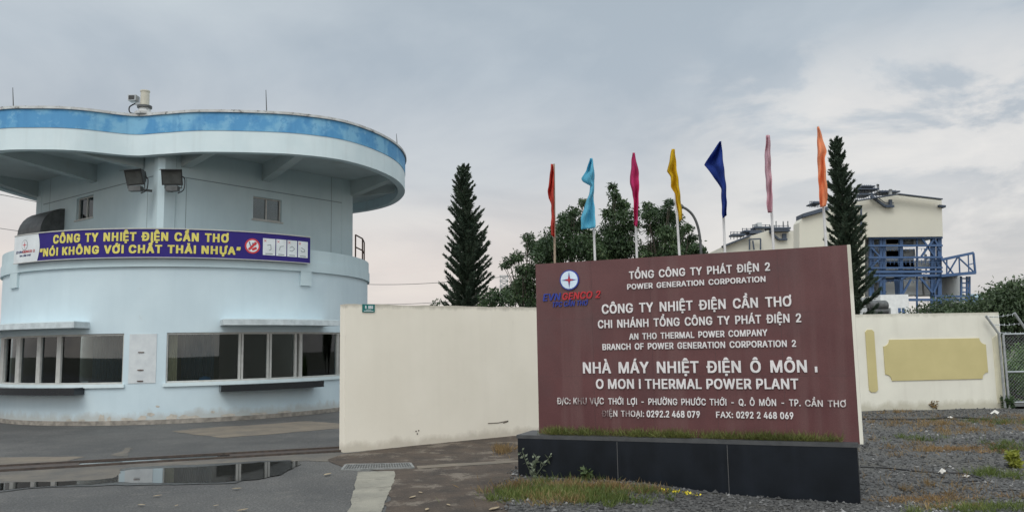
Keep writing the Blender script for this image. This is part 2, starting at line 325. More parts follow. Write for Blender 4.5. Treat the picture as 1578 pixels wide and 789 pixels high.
# letter outlines (polygons, 1000 units per em): advance, contours as flat x, y lists
GLYPHS = json.loads(r'''{"-":[453,[[337,244,337,188,114,188,114,244]]],".":[188,[[95,-4,83,-3,73,1,63,9,55,18,51,29,50,41,51,53,55,64,63,73,73,81,83,85,95,87,107,85,118,81,128,73,135,64,140,53,141,41,140,29,135,18,128,9,118,1,107,-3]]],"/":[249,[[235,533,71,-76,14,-76,178,533]]],"0":[453,[[227,-7,191,-3,158,7,130,24,105,48,85,77,69,113,60,144,53,178,49,214,48,254,49,294,53,330,60,364,69,395,85,431,106,461,130,484,159,502,191,512,227,516,262,512,295,502,323,484,348,461,368,431,384,395,393,364,400,330,404,294,405,254,404,214,400,178,393,144,384,113,368,77,348,48,323,24,295,7,263,-3],[227,50,250,52,271,60,290,74,306,92,320,116,330,144,338,176,342,213,344,254,342,295,338,332,330,365,320,393,306,416,290,435,271,449,250,457,227,460,203,457,182,449,163,435,147,416,134,393,123,365,115,332,111,295,109,254,111,213,115,176,123,144,134,116,147,92,163,74,182,60,203,52]]],"2":[453,[[64,0,64,47,234,229,282,282,294,298,303,312,311,327,316,341,319,356,320,371,319,389,315,405,308,419,298,431,287,441,273,449,258,455,241,458,224,460,205,458,188,454,172,447,159,438,148,427,139,413,132,398,128,381,127,362,66,362,68,391,75,418,86,442,102,464,121,482,143,496,168,507,196,513,225,516,254,513,281,507,306,497,328,482,346,465,361,445,372,423,379,398,381,372,380,354,377,336,371,318,363,299,351,280,336,259,267,180,153,60,153,57,389,57,389,0]]],"4":[453,[[40,105,40,158,247,509,311,509,109,166,109,163,413,163,413,105],[282,0,282,121,282,146,282,318,343,318,343,0]]],"6":[453,[[226,-7,196,-4,168,3,142,15,119,31,100,51,84,74,73,101,66,130,64,162,65,187,71,212,80,239,93,268,112,302,137,340,252,509,322,509,151,261,145,261,151,270,157,279,165,288,174,295,184,302,196,307,208,311,221,313,235,314,265,312,291,305,316,295,337,280,355,262,370,240,380,215,387,187,389,157,387,127,379,98,368,73,352,50,333,30,310,14,284,3,257,-4],[226,48,245,50,263,55,279,63,293,73,304,86,314,101,322,119,326,137,327,157,326,178,322,196,314,213,304,228,293,241,279,251,263,259,245,264,226,265,207,264,190,259,174,252,160,241,148,229,138,214,131,197,126,179,125,158,126,138,131,119,138,102,148,86,160,73,174,63,190,55,207,50]]],"7":[453,[[97,0,323,448,323,452,62,452,62,509,391,509,391,449,165,0]]],"8":[453,[[226,-7,193,-5,163,1,136,11,111,25,91,42,74,62,62,84,54,109,52,135,53,156,58,176,65,195,75,212,87,228,101,241,117,252,134,260,153,265,153,267,129,276,109,289,93,308,80,330,73,354,70,380,73,405,79,429,90,450,106,469,124,485,146,498,170,508,197,514,226,516,255,514,282,508,306,498,328,485,346,469,361,450,373,429,379,405,382,380,379,354,372,330,359,308,343,289,323,276,300,267,300,265,319,260,335,252,351,241,365,228,377,212,387,195,395,176,399,156,401,135,398,109,391,84,378,62,362,42,341,25,317,11,289,1,259,-5],[226,49,248,50,267,54,285,60,300,69,313,79,323,91,331,106,335,121,337,139,335,157,330,173,322,189,312,202,298,213,283,223,265,230,247,234,226,235,206,234,187,230,169,223,154,213,140,202,130,189,122,173,117,157,115,139,117,121,121,106,129,91,139,79,152,69,167,60,185,54,205,50],[226,290,244,291,260,294,274,300,287,308,298,318,307,330,314,344,318,359,319,376,318,392,314,407,308,420,299,432,288,442,275,449,260,455,244,459,226,460,208,459,192,455,177,449,164,442,153,432,145,420,138,407,134,392,133,376,134,359,138,344,145,330,154,318,165,308,178,300,193,294,209,291]]],"9":[453,[[226,516,256,513,285,506,310,494,333,478,352,458,368,434,380,408,387,378,389,347,387,322,382,296,373,270,359,240,340,207,315,168,200,0,130,0,301,248,307,248,302,238,295,229,287,221,278,214,268,207,257,202,245,198,232,195,218,195,188,197,161,203,137,214,116,229,98,247,83,269,72,294,66,321,64,352,66,382,73,411,85,436,101,459,120,479,143,494,168,506,196,513],[226,460,207,459,190,454,174,446,160,435,148,423,138,407,131,390,127,372,125,352,127,331,131,313,138,295,148,280,160,268,174,257,190,250,207,245,226,243,245,245,263,249,279,257,293,267,305,280,314,295,322,312,326,330,327,350,326,371,322,390,314,407,305,422,293,435,279,446,263,454,245,459]]],":":[188,[[95,-4,83,-3,73,1,63,9,55,18,51,29,50,41,51,53,55,64,63,73,73,81,83,85,95,87,107,85,118,81,128,73,135,64,140,53,141,41,140,29,135,18,128,9,118,1,107,-3],[95,271,83,272,73,277,63,284,55,294,51,304,50,316,51,328,55,339,63,349,73,356,83,360,95,362,107,360,118,356,128,349,135,339,140,328,141,316,140,304,135,294,128,284,118,277,107,272]]],"A":[480,[[16,0,201,509,276,509,463,0,395,0,287,302,264,372,232,478,245,478,213,371,191,302,85,0],[110,142,110,199,370,199,370,142]]],"B":[456,[[60,0,60,509,241,509,274,507,304,501,329,491,350,477,367,461,381,442,390,421,396,398,398,374,397,353,393,336,387,320,378,307,368,295,356,286,343,278,329,272,315,267,315,262,331,260,347,254,363,245,378,234,391,220,402,203,411,184,416,161,418,136,416,111,410,88,400,67,386,48,368,31,344,18,317,8,284,2,247,0],[125,57,245,57,281,60,309,67,330,80,344,96,353,115,355,137,354,153,350,169,342,184,333,197,320,209,306,218,289,225,269,229,248,231,125,231],[125,285,238,285,256,287,273,290,288,296,302,304,314,314,323,326,330,340,335,355,336,372,333,393,326,412,313,429,294,442,270,449,240,452,125,452]]],"C":[510,[[267,-7,235,-5,205,1,177,11,150,25,126,42,104,63,86,88,70,115,57,146,48,179,42,215,40,254,42,293,48,329,57,362,70,393,86,421,104,445,126,466,150,484,177,498,205,508,235,514,267,516,293,514,317,511,340,504,362,496,383,485,402,471,419,456,435,438,448,418,459,397,467,373,473,348,408,348,404,365,397,380,389,395,380,407,369,418,357,428,344,437,330,444,315,449,300,453,284,455,267,456,237,453,209,445,184,432,161,414,141,391,125,364,113,332,106,295,103,254,106,213,113,177,125,145,141,117,161,94,184,76,210,63,237,56,267,53,284,54,300,56,315,60,330,65,344,72,357,81,369,90,380,102,389,114,397,128,404,144,408,160,473,160,467,135,459,112,448,91,435,71,420,53,402,38,383,24,363,13,341,5,317,-2,293,-6]]],"E":[419,[[60,0,60,509,372,509,372,452,125,452,125,286,355,286,355,229,125,229,125,57,375,57,375,0]]],"F":[410,[[60,0,60,509,369,509,369,452,125,452,125,278,346,278,346,221,125,221,125,0]]],"G":[520,[[269,-7,236,-5,205,1,176,11,149,25,125,43,104,64,85,88,69,116,57,146,47,179,42,215,40,254,42,293,47,329,57,362,69,393,85,421,103,445,125,466,149,484,175,498,203,508,233,514,265,516,291,514,316,510,340,504,363,494,384,483,403,469,421,453,436,436,449,416,460,395,468,373,474,349,408,349,402,365,395,379,387,393,378,406,368,417,356,427,344,436,330,443,315,448,300,453,283,455,265,456,236,453,209,445,183,432,160,414,141,392,125,364,113,332,106,295,103,254,106,213,113,177,125,145,141,117,161,95,184,76,210,63,238,56,269,53,296,55,322,61,345,71,365,85,382,102,396,123,407,147,413,173,415,202,434,199,283,199,283,256,478,256,478,200,475,160,466,124,451,91,431,62,406,38,377,19,344,5,308,-4]]],"H":[517,[[60,0,60,509,125,509,125,289,392,289,392,509,457,509,457,0,392,0,392,232,125,232,125,0]]],"I":[300,[[31,0,31,57,118,57,118,452,31,452,31,509,269,509,269,452,183,452,183,57,269,57,269,0]]],"K":[467,[[104,145,104,216,139,261,174,303,212,344,364,509,448,509,231,276,228,276],[60,0,60,509,125,509,125,334,124,225,125,193,125,0],[372,0,188,259,228,309,449,0]]],"L":[393,[[60,0,60,509,125,509,125,57,361,57,361,0]]],"M":[628,[[60,0,60,509,152,509,277,187,287,159,299,123,311,84,322,49,307,49,318,83,330,121,342,158,352,187,476,509,568,509,568,0,504,0,504,291,504,327,505,369,506,413,507,457,513,457,498,409,482,363,467,322,456,291,342,0,286,0,170,291,159,321,145,361,129,408,112,457,119,457,120,416,121,372,122,328,122,291,122,0]]],"N":[523,[[60,0,60,509,136,509,343,183,363,151,388,107,414,55,405,54,401,108,399,157,399,195,399,509,463,509,463,0,387,0,202,290,177,331,148,381,108,452,119,454,122,384,124,328,125,291,125,0]]],"O":[533,[[267,-7,235,-5,205,1,177,11,150,25,126,42,105,63,86,88,70,115,57,146,48,179,42,215,40,254,42,293,48,329,57,362,70,393,86,421,105,445,126,466,150,484,177,498,205,508,235,514,267,516,299,514,329,508,357,498,384,484,408,466,429,445,448,421,464,393,477,362,486,329,491,293,493,254,491,215,486,179,477,146,464,115,448,88,429,63,408,42,384,25,357,11,329,1,299,-5],[267,53,296,55,324,63,349,76,372,94,392,116,408,144,420,176,428,213,430,254,428,295,420,332,408,365,392,392,372,415,349,433,324,446,296,453,267,456,237,453,210,445,184,433,161,415,142,392,125,364,113,332,106,295,103,254,106,213,113,176,125,144,142,117,161,94,184,76,210,63,237,55]]],"P":[445,[[60,0,60,509,235,509,272,506,305,499,332,487,356,471,375,452,390,430,400,404,407,377,409,348,407,318,400,291,390,265,375,243,356,223,332,207,305,195,272,188,235,186,109,186,109,242,233,242,257,244,279,248,297,256,312,266,324,279,333,294,339,310,343,328,344,348,343,367,339,385,333,402,324,416,312,428,297,439,279,446,257,451,232,452,125,452,125,0]]],"Q":[533,[[245,159,313,159,369,85,384,65,468,-48,401,-48,346,27,331,46],[267,-7,235,-5,205,1,177,11,150,25,126,42,105,63,86,88,70,115,57,146,48,179,42,215,40,254,42,293,48,329,57,362,70,393,86,421,105,445,126,466,150,484,177,498,205,508,235,514,267,516,299,514,329,508,357,498,384,484,408,466,429,445,448,421,464,393,477,362,486,329,491,293,493,254,491,215,486,179,477,146,464,115,448,88,429,63,408,42,384,25,357,11,329,1,299,-5],[267,53,296,55,324,63,349,76,372,94,392,116,408,144,420,176,428,213,430,254,428,295,420,332,408,365,392,392,372,415,349,433,324,446,296,453,267,456,237,453,210,445,184,433,161,415,142,392,125,364,113,332,106,295,103,254,106,213,113,176,125,144,142,117,161,94,184,76,210,63,237,55]]],"R":[449,[[60,0,60,509,236,509,273,506,305,500,333,489,356,473,376,455,390,433,401,408,407,381,409,352,407,323,401,296,390,271,376,250,356,232,333,217,305,206,273,200,236,198,96,198,96,255,234,255,258,256,280,260,298,267,313,276,325,287,334,300,340,316,344,333,345,352,344,371,340,389,334,405,325,419,313,430,298,440,279,446,258,451,233,452,125,452,125,0],[353,0,230,229,303,229,428,0]]],"T":[449,[[32,452,32,509,417,509,417,452,257,452,257,0,193,0,193,452]]],"U":[517,[[259,-8,220,-6,186,2,154,15,126,33,103,55,85,80,71,108,63,140,60,173,60,509,124,509,124,178,126,155,132,133,141,113,153,95,169,80,187,68,208,59,232,53,259,52,285,53,309,59,331,68,349,80,364,95,377,113,385,133,391,155,393,178,393,509,457,509,457,173,454,140,446,108,433,80,414,55,391,33,363,15,332,2,297,-6]]],"V":[480,[[204,0,16,509,84,509,192,206,215,137,248,31,235,31,267,138,290,206,395,509,463,509,278,0]]],"W":[686,[[155,0,16,509,82,509,163,196,175,145,187,94,197,40,189,40,200,94,211,145,224,196,306,509,380,509,462,196,474,145,486,94,497,40,488,40,499,94,510,145,523,196,603,509,670,509,530,0,455,0,368,323,351,391,336,475,350,475,335,395,318,323,230,0]]],"X":[474,[[18,0,217,284,217,236,29,509,104,509,178,400,204,361,223,329,243,292,232,292,252,329,272,361,298,400,374,509,446,509,259,239,259,287,456,0,382,0,292,129,268,165,250,195,230,231,244,231,225,196,206,166,182,129,91,0]]],"Y":[472,[[203,0,203,208,16,509,91,509,192,344,222,292,250,230,224,230,251,293,280,344,381,509,455,509,268,208,268,0]]],"À":[480,[[16,0,201,509,276,509,463,0,395,0,287,302,264,372,232,478,245,478,213,371,191,302,85,0],[110,142,110,199,370,199,370,142],[216,558,150,659,218,659,266,558]]],"Á":[480,[[16,0,201,509,276,509,463,0,395,0,287,302,264,372,232,478,245,478,213,371,191,302,85,0],[110,142,110,199,370,199,370,142],[213,558,260,659,329,659,263,558]]],"Ó":[533,[[267,-7,235,-5,205,1,177,11,150,25,126,42,105,63,86,88,70,115,57,146,48,179,42,215,40,254,42,293,48,329,57,362,70,393,86,421,105,445,126,466,150,484,177,498,205,508,235,514,267,516,299,514,329,508,357,498,384,484,408,466,429,445,448,421,464,393,477,362,486,329,491,293,493,254,491,215,486,179,477,146,464,115,448,88,429,63,408,42,384,25,357,11,329,1,299,-5],[267,53,296,55,324,63,349,76,372,94,392,116,408,144,420,176,428,213,430,254,428,295,420,332,408,365,392,392,372,415,349,433,324,446,296,453,267,456,237,453,210,445,184,433,161,415,142,392,125,364,113,332,106,295,103,254,106,213,113,176,125,144,142,117,161,94,184,76,210,63,237,55],[240,558,288,659,356,659,290,558]]],"Ô":[533,[[267,-7,235,-5,205,1,177,11,150,25,126,42,105,63,86,88,70,115,57,146,48,179,42,215,40,254,42,293,48,329,57,362,70,393,86,421,105,445,126,466,150,484,177,498,205,508,235,514,267,516,299,514,329,508,357,498,384,484,408,466,429,445,448,421,464,393,477,362,486,329,491,293,493,254,491,215,486,179,477,146,464,115,448,88,429,63,408,42,384,25,357,11,329,1,299,-5],[267,53,296,55,324,63,349,76,372,94,392,116,408,144,420,176,428,213,430,254,428,295,420,332,408,365,392,392,372,415,349,433,324,446,296,453,267,456,237,453,210,445,184,433,161,415,142,392,125,364,113,332,106,295,103,254,106,213,113,176,125,144,142,117,161,94,184,76,210,63,237,55],[218,565,158,565,158,567,238,659,296,659,377,567,377,565,315,565,267,624]]],"Đ":[513,[[230,0,107,0,107,57,226,57,265,60,299,68,329,81,354,99,374,122,390,149,401,181,408,216,410,255,408,294,401,329,390,361,375,388,355,410,330,428,302,441,269,449,232,452,104,452,104,509,236,509,272,507,305,501,336,492,363,478,396,455,423,426,444,391,457,361,465,329,471,293,473,255,471,217,465,181,457,149,444,119,428,92,409,68,387,48,362,31,333,17,301,8,267,2],[136,509,136,0,71,0,71,509],[7,228,7,281,270,281,270,228]]],"Ơ":[532,[[266,473,266,516,298,515,324,512,361,510,427,509,431,509,433,511,433,515,433,581,491,581,491,518,490,500,485,485,477,474,466,466,451,461,433,460,408,462,380,466,337,471],[267,-7,235,-5,205,1,177,11,150,25,126,42,105,63,86,88,70,115,57,146,48,179,42,215,40,254,42,293,48,329,57,362,70,393,86,421,105,445,126,466,150,484,177,498,205,508,235,514,267,516,299,514,329,508,357,498,384,484,408,466,429,445,448,421,464,393,477,362,486,329,491,293,493,254,491,215,486,179,477,146,464,115,448,88,429,63,408,42,384,25,357,11,329,1,299,-5],[267,53,296,55,324,63,349,76,372,94,392,116,408,144,420,176,428,213,430,254,428,295,420,332,408,365,392,392,372,415,349,433,324,446,296,453,267,456,237,453,210,445,184,433,161,415,142,392,125,364,113,332,106,295,103,254,106,213,113,176,125,144,142,117,161,94,184,76,210,63,237,55]]],"Ư":[515,[[394,460,394,509,455,509,459,509,461,511,461,515,461,581,519,581,519,518,518,500,513,485,505,474,494,466,479,461,461,460],[259,-8,220,-6,186,2,154,15,126,33,103,55,85,80,71,108,63,140,60,173,60,509,124,509,124,178,126,155,132,133,141,113,153,95,169,80,187,68,208,59,232,53,259,52,285,53,309,59,331,68,349,80,364,95,377,113,385,133,391,155,393,178,393,509,457,509,457,173,454,140,446,108,433,80,414,55,391,33,363,15,332,2,297,-6]]],"Ạ":[480,[[16,0,201,509,276,509,463,0,395,0,287,302,264,372,232,478,245,478,213,371,191,302,85,0],[110,142,110,199,370,199,370,142],[241,-144,230,-143,220,-139,211,-133,204,-124,200,-115,198,-104,200,-93,204,-84,211,-75,220,-69,230,-65,241,-64,252,-65,262,-69,271,-75,278,-84,282,-93,283,-104,282,-115,278,-124,271,-133,262,-139,252,-143]]],"Ả":[480,[[16,0,201,509,276,509,463,0,395,0,287,302,264,372,232,478,245,478,213,371,191,302,85,0],[110,142,110,199,370,199,370,142],[260,558,214,558,238,605,240,615,230,619,183,619,183,659,230,659,244,658,255,656,265,653,273,649,279,644,284,638,288,631,289,624,289,615,287,606,284,597,278,588]]],"Ấ":[480,[[16,0,201,509,276,509,463,0,395,0,287,302,264,372,232,478,245,478,213,371,191,302,85,0],[110,142,110,199,370,199,370,142],[193,555,132,555,132,558,213,649,271,649,351,558,351,555,290,555,242,615],[288,676,336,770,404,770,338,676]]],"Ầ":[480,[[16,0,201,509,276,509,463,0,395,0,287,302,264,372,232,478,245,478,213,371,191,302,85,0],[110,142,110,199,370,199,370,142],[193,555,132,555,132,558,213,649,271,649,351,558,351,555,290,555,242,615],[305,676,239,770,307,770,355,676]]],"Ệ":[419,[[60,0,60,509,372,509,372,452,125,452,125,286,355,286,355,229,125,229,125,57,375,57,375,0],[169,565,109,565,109,567,189,659,247,659,327,567,327,565,266,565,218,624],[219,-144,208,-143,198,-139,189,-133,182,-124,178,-115,177,-104,178,-93,182,-84,189,-75,198,-69,208,-65,219,-64,230,-65,240,-69,249,-75,256,-84,260,-93,262,-104,260,-115,256,-124,249,-133,240,-139,230,-143]]],"Ổ":[533,[[267,-7,235,-5,205,1,177,11,150,25,126,42,105,63,86,88,70,115,57,146,48,179,42,215,40,254,42,293,48,329,57,362,70,393,86,421,105,445,126,466,150,484,177,498,205,508,235,514,267,516,299,514,329,508,357,498,384,484,408,466,429,445,448,421,464,393,477,362,486,329,491,293,493,254,491,215,486,179,477,146,464,115,448,88,429,63,408,42,384,25,357,11,329,1,299,-5],[267,53,296,55,324,63,349,76,372,94,392,116,408,144,420,176,428,213,430,254,428,295,420,332,408,365,392,392,372,415,349,433,324,446,296,453,267,456,237,453,210,445,184,433,161,415,142,392,125,364,113,332,106,295,103,254,106,213,113,176,125,144,142,117,161,94,184,76,210,63,237,55],[220,555,160,555,160,558,240,649,298,649,379,558,379,555,318,555,269,615],[360,676,313,676,335,717,336,727,327,730,280,730,280,770,327,770,345,769,359,766,371,760,379,753,385,744,387,734,386,723,383,712,376,699]]],"Ớ":[532,[[266,473,266,516,298,515,324,512,361,510,427,509,431,509,433,511,433,515,433,581,491,581,491,518,490,500,485,485,477,474,466,466,451,461,433,460,408,462,380,466,337,471],[267,-7,235,-5,205,1,177,11,150,25,126,42,105,63,86,88,70,115,57,146,48,179,42,215,40,254,42,293,48,329,57,362,70,393,86,421,105,445,126,466,150,484,177,498,205,508,235,514,267,516,299,514,329,508,357,498,384,484,408,466,429,445,448,421,464,393,477,362,486,329,491,293,493,254,491,215,486,179,477,146,464,115,448,88,429,63,408,42,384,25,357,11,329,1,299,-5],[267,53,296,55,324,63,349,76,372,94,392,116,408,144,420,176,428,213,430,254,428,295,420,332,408,365,392,392,372,415,349,433,324,446,296,453,267,456,237,453,210,445,184,433,161,415,142,392,125,364,113,332,106,295,103,254,106,213,113,176,125,144,142,117,161,94,184,76,210,63,237,55],[240,558,288,659,356,659,290,558]]],"Ờ":[532,[[266,473,266,516,298,515,324,512,361,510,427,509,431,509,433,511,433,515,433,581,491,581,491,518,490,500,485,485,477,474,466,466,451,461,433,460,408,462,380,466,337,471],[267,-7,235,-5,205,1,177,11,150,25,126,42,105,63,86,88,70,115,57,146,48,179,42,215,40,254,42,293,48,329,57,362,70,393,86,421,105,445,126,466,150,484,177,498,205,508,235,514,267,516,299,514,329,508,357,498,384,484,408,466,429,445,448,421,464,393,477,362,486,329,491,293,493,254,491,215,486,179,477,146,464,115,448,88,429,63,408,42,384,25,357,11,329,1,299,-5],[267,53,296,55,324,63,349,76,372,94,392,116,408,144,420,176,428,213,430,254,428,295,420,332,408,365,392,392,372,415,349,433,324,446,296,453,267,456,237,453,210,445,184,433,161,415,142,392,125,364,113,332,106,295,103,254,106,213,113,176,125,144,142,117,161,94,184,76,210,63,237,55],[243,558,177,659,245,659,293,558]]],"Ợ":[532,[[266,473,266,516,298,515,324,512,361,510,427,509,431,509,433,511,433,515,433,581,491,581,491,518,490,500,485,485,477,474,466,466,451,461,433,460,408,462,380,466,337,471],[267,-7,235,-5,205,1,177,11,150,25,126,42,105,63,86,88,70,115,57,146,48,179,42,215,40,254,42,293,48,329,57,362,70,393,86,421,105,445,126,466,150,484,177,498,205,508,235,514,267,516,299,514,329,508,357,498,384,484,408,466,429,445,448,421,464,393,477,362,486,329,491,293,493,254,491,215,486,179,477,146,464,115,448,88,429,63,408,42,384,25,357,11,329,1,299,-5],[267,53,296,55,324,63,349,76,372,94,392,116,408,144,420,176,428,213,430,254,428,295,420,332,408,365,392,392,372,415,349,433,324,446,296,453,267,456,237,453,210,445,184,433,161,415,142,392,125,364,113,332,106,295,103,254,106,213,113,176,125,144,142,117,161,94,184,76,210,63,237,55],[268,-144,257,-143,247,-139,238,-133,231,-124,227,-115,226,-104,227,-93,231,-84,238,-75,247,-69,257,-65,268,-64,279,-65,289,-69,298,-75,305,-84,309,-93,311,-104,309,-115,305,-124,298,-133,289,-139,279,-143]]],"Ự":[515,[[394,460,394,509,455,509,459,509,461,511,461,515,461,581,519,581,519,518,518,500,513,485,505,474,494,466,479,461,461,460],[259,-8,220,-6,186,2,154,15,126,33,103,55,85,80,71,108,63,140,60,173,60,509,124,509,124,178,126,155,132,133,141,113,153,95,169,80,187,68,208,59,232,53,259,52,285,53,309,59,331,68,349,80,364,95,377,113,385,133,391,155,393,178,393,509,457,509,457,173,454,140,446,108,433,80,414,55,391,33,363,15,332,2,297,-6],[260,-144,249,-143,239,-139,230,-133,223,-124,219,-115,217,-104,219,-93,223,-84,230,-75,239,-69,249,-65,260,-64,271,-65,281,-69,290,-75,297,-84,301,-93,302,-104,301,-115,297,-124,290,-133,281,-139,271,-143]]],"“":[300,[[52,318,104,509,151,509,121,318],[175,318,228,509,274,509,244,318]]],"”":[300,[[52,318,82,509,151,509,98,318],[175,318,205,509,274,509,222,318]]]}''')
GLYPHS['I'] = [185, [[60, 0, 60, 509, 125, 509, 125, 0]]]
def text_words(body, bold=.02, word=1.0, shear=0, sp=1.0):
    """Raised lettering, one mesh per word: vertices with x in 0..1 over the whole line, cap height 1, depth 0..1."""
    CAP = 509.; x = 0; words = [[]]
    for ch in body:
        if ch == ' ': x += 215 * word; words.append([]); continue
        adv, cs = GLYPHS[ch]; cs = [np.array(c, float).reshape(-1, 2) for c in cs]
        ar = [sum(c[i][0] * c[i - 1][1] - c[i - 1][0] * c[i][1] for i in range(len(c))) for c in cs]; big = ar[int(np.argmax(np.abs(ar)))]
        outs = [i for i in range(len(cs)) if ar[i] * big > 0]
        for k, i in enumerate(outs):
            lo, hi = cs[i].min(0), cs[i].max(0); grp = [cs[i]]
            for j in range(len(cs)):
                if ar[j] * big < 0 and (cs[j].min(0) >= lo - 1).all() and (cs[j].max(0) <= hi + 1).all(): grp.append(cs[j])
            words[-1].append((k, [(g + [x, 0]) / CAP for g in grp]))
        x += adv * sp
    res = []
    for w in [w for w in words if w]:
        V, Fc = [], []
        for k in sorted({q[0] for q in w}):
            c = bpy.data.curves.new('txt', 'CURVE'); c.dimensions = '2D'; c.fill_mode = 'BOTH'; c.extrude = .5
            for kk, grp in w:
                if kk != k: continue
                for g in grp:
                    spl = c.splines.new('POLY'); spl.points.add(len(g) - 1); spl.use_cyclic_u = True
                    for p, (gx, gy) in zip(spl.points, g): p.co = (gx + shear * gy, gy, 0, 1)
            o = bpy.data.objects.new('txt', c); COL.objects.link(o); bpy.context.view_layer.update()
            me = bpy.data.meshes.new_from_object(o.evaluated_get(bpy.context.evaluated_depsgraph_get())); n = len(V)
            sh = [(dx * bold, dy * bold * .6) for dx in ((-1, 0, 1) if bold > .055 else (-1, 1)) for dy in (-1, 1)]    # heavier weight: the outline again, shifted by a hair
            for j, (dx, dy) in enumerate(sh):
                n = len(V); V += [(v.co[0] + dx, v.co[1] + dy, v.co[2] + .5 + .03 * (k * len(sh) + j)) for v in me.vertices]; Fc += [tuple(i + n for i in p.vertices) for p in me.polygons]
            bpy.data.objects.remove(o); bpy.data.curves.remove(c); bpy.data.meshes.remove(me)
        res.append([np.array(V), Fc])
    x0 = min(v[:, 0].min() for v, _ in res); x1 = max(v[:, 0].max() for v, _ in res)
    for r in res: r[0][:, 0] = (r[0][:, 0] - x0) / (x1 - x0)
    return res
def catmull(P, n=10, closed=True):
    P = [np.array(p, float) for p in P]; m = len(P); o = []
    for i in range(m if closed else m - 1):
        g = (lambda k: P[k % m]) if closed else (lambda k: P[min(max(k, 0), m - 1)])
        a, b, c, d = g(i - 1), g(i), g(i + 1), g(i + 2)
        for k in range(n):
            t = k / n; o.append(.5 * (2 * b + (c - a) * t + (2 * a - 5 * b + 4 * c - d) * t * t + (3 * b - a - 3 * c + d) * t ** 3))
    if not closed: o.append(P[-1])
    return o

# ------------------------------------------------------------------ the ground
struct('ground', MB().add([(-900, -300, -.2), (900, -300, -.2), (900, 1500, -.2), (-900, 1500, -.2)], [(0, 1, 2, 3)]), ground_m)
def sheet(name, poly, z, m, jit=.05, px=True, sub=.18):
    P = [atz(x, y, 0)[:2] for x, y in poly] if px else [np.array(p, float) for p in poly]
    o = []
    for a, b in zip(P, P[1:] + P[:1]):
        n = max(1, int(np.linalg.norm(b - a) / sub)) if jit else 1
        for k in range(n):
            q = a + (b - a) * k / n
            o.append((q[0], q[1], z))
    n = len(o)
    if jit:
        w_ = np.zeros((n, 2))
        for span, amp in ((9, 1.6), (3, .8), (1, .3)):
            e = rng.normal(0, 1, (n, 2)); e = sum(np.roll(e, j, 0) for j in range(-span, span + 1)) / math.sqrt(2 * span + 1); w_ += e * amp
        o = [(p[0] + d[0] * jit, p[1] + d[1] * jit, z) for p, d in zip(o, w_)]
    A = sum(o[i][0] * o[(i + 1) % n][1] - o[(i + 1) % n][0] * o[i][1] for i in range(n))
    if A < 0: o = o[::-1]
    me = MB().add(o, [tuple(range(n))]); ob = struct(name, me, m)
    b = bmesh.new(); b.from_mesh(ob.data); bmesh.ops.triangulate(b, faces=b.faces); b.to_mesh(ob.data); b.free()
    return ob
sheet('asphalt_yard', [(-70, -12), (0.1, -12), (.1, 12), (.5, 15.2), (5, 18.9), (40, 20), (40, 75), (-70, 75)], 0, asphalt_m, jit=0, px=False)
sheet('concrete_apron', [(-60, 731), (120, 720), (300, 708), (530, 697), (600, 690), (640, 700), (540, 712), (470, 710), (400, 714), (300, 722), (200, 735), (100, 745), (0, 750), (-60, 753)], .004, apron_m, .03)
sheet('sandy_patch', [(263, 665), (300, 660), (400, 654), (470, 648), (529, 653), (529, 660), (440, 668), (345, 675)], .004, sand_m, .04)
sheet('sandy_patch', [(-80, 708), (0, 703), (128, 702), (100, 709), (60, 715), (-80, 720)], .004, sand_m, .05)
sheet('sandy_patch', [(160, 702), (200, 690), (215, 691), (190, 704)], .004, apron_m, .05)
sheet('soil_verge', [(531, 698), (828, 664), (830, 700), (812, 745), (790, 792), (785, 850), (560, 850), (592, 789), (608, 727), (540, 716), (520, 706)], .006, soil_m, .05)
sheet('concrete_strip', [(553, 727), (608, 726), (604, 745), (592, 789), (575, 850), (490, 850), (533, 789), (545, 750)], .010, conc_m, .008, sub=.07)
sheet('concrete_strip', [(640, 719), (700, 715), (798, 710), (800, 713), (700, 719), (642, 723)], .010, sand_m, .012, sub=.08)
# puddles and the wet groove
pud = [(-60, 757), (-60, 750), (20, 744), (60, 743), (90, 743), (140, 741), (178, 737), (181, 727), (200, 724), (240, 722), (330, 718), (400, 712.5), (458, 710.5), (466, 716), (455, 722), (432, 733), (395, 739.5), (360, 742), (300, 744), (250, 745), (200, 745.5), (180, 744), (140, 747), (90, 748), (50, 750), (0, 756)]
sheet('wet_margin', [(x, y - 2 if y < 741 else y + 3) for x, y in pud], .0075, wet_m, .03, sub=.1)
sheet('puddle', pud, .0095, water_m, .016, sub=.06)
# sliding-gate track: two steel rails with water standing between them
def track_line(px0, px1): return atz(*px0, 0), atz(*px1, 0)
a0, b0 = track_line((-80, 723.5), (531, 690)); a1, b1 = track_line((-80, 731), (531, 695.5))
mb = MB(); mb.bar(a0 + [0, 0, .012], b0 + [0, 0, .012], .05, .04); mb.bar(a1 + [0, 0, .012], b1 + [0, 0, .012], .045, .04)
struct('gate_track', mb, steel_track)
wa, wb = (a0 + a1) / 2, (b0 + b1) / 2
def tq(t, e): p = (a0 + (b0 - a0) * t) * (1 - e) + (a1 + (b1 - a1) * t) * e; return (p[0], p[1], .011)
struct('track_water', MB().add([tq(.30, .15), tq(.30, .85), tq(.68, .85), tq(.68, .15)], [(0, 1, 2, 3)]), water_m)
struct('track_bed', MB().add([tq(0, .05)[:2] + (.007,), tq(0, .95)[:2] + (.007,), tq(1, .95)[:2] + (.007,), tq(1, .05)[:2] + (.007,)], [(0, 1, 2, 3)]), steel_track)
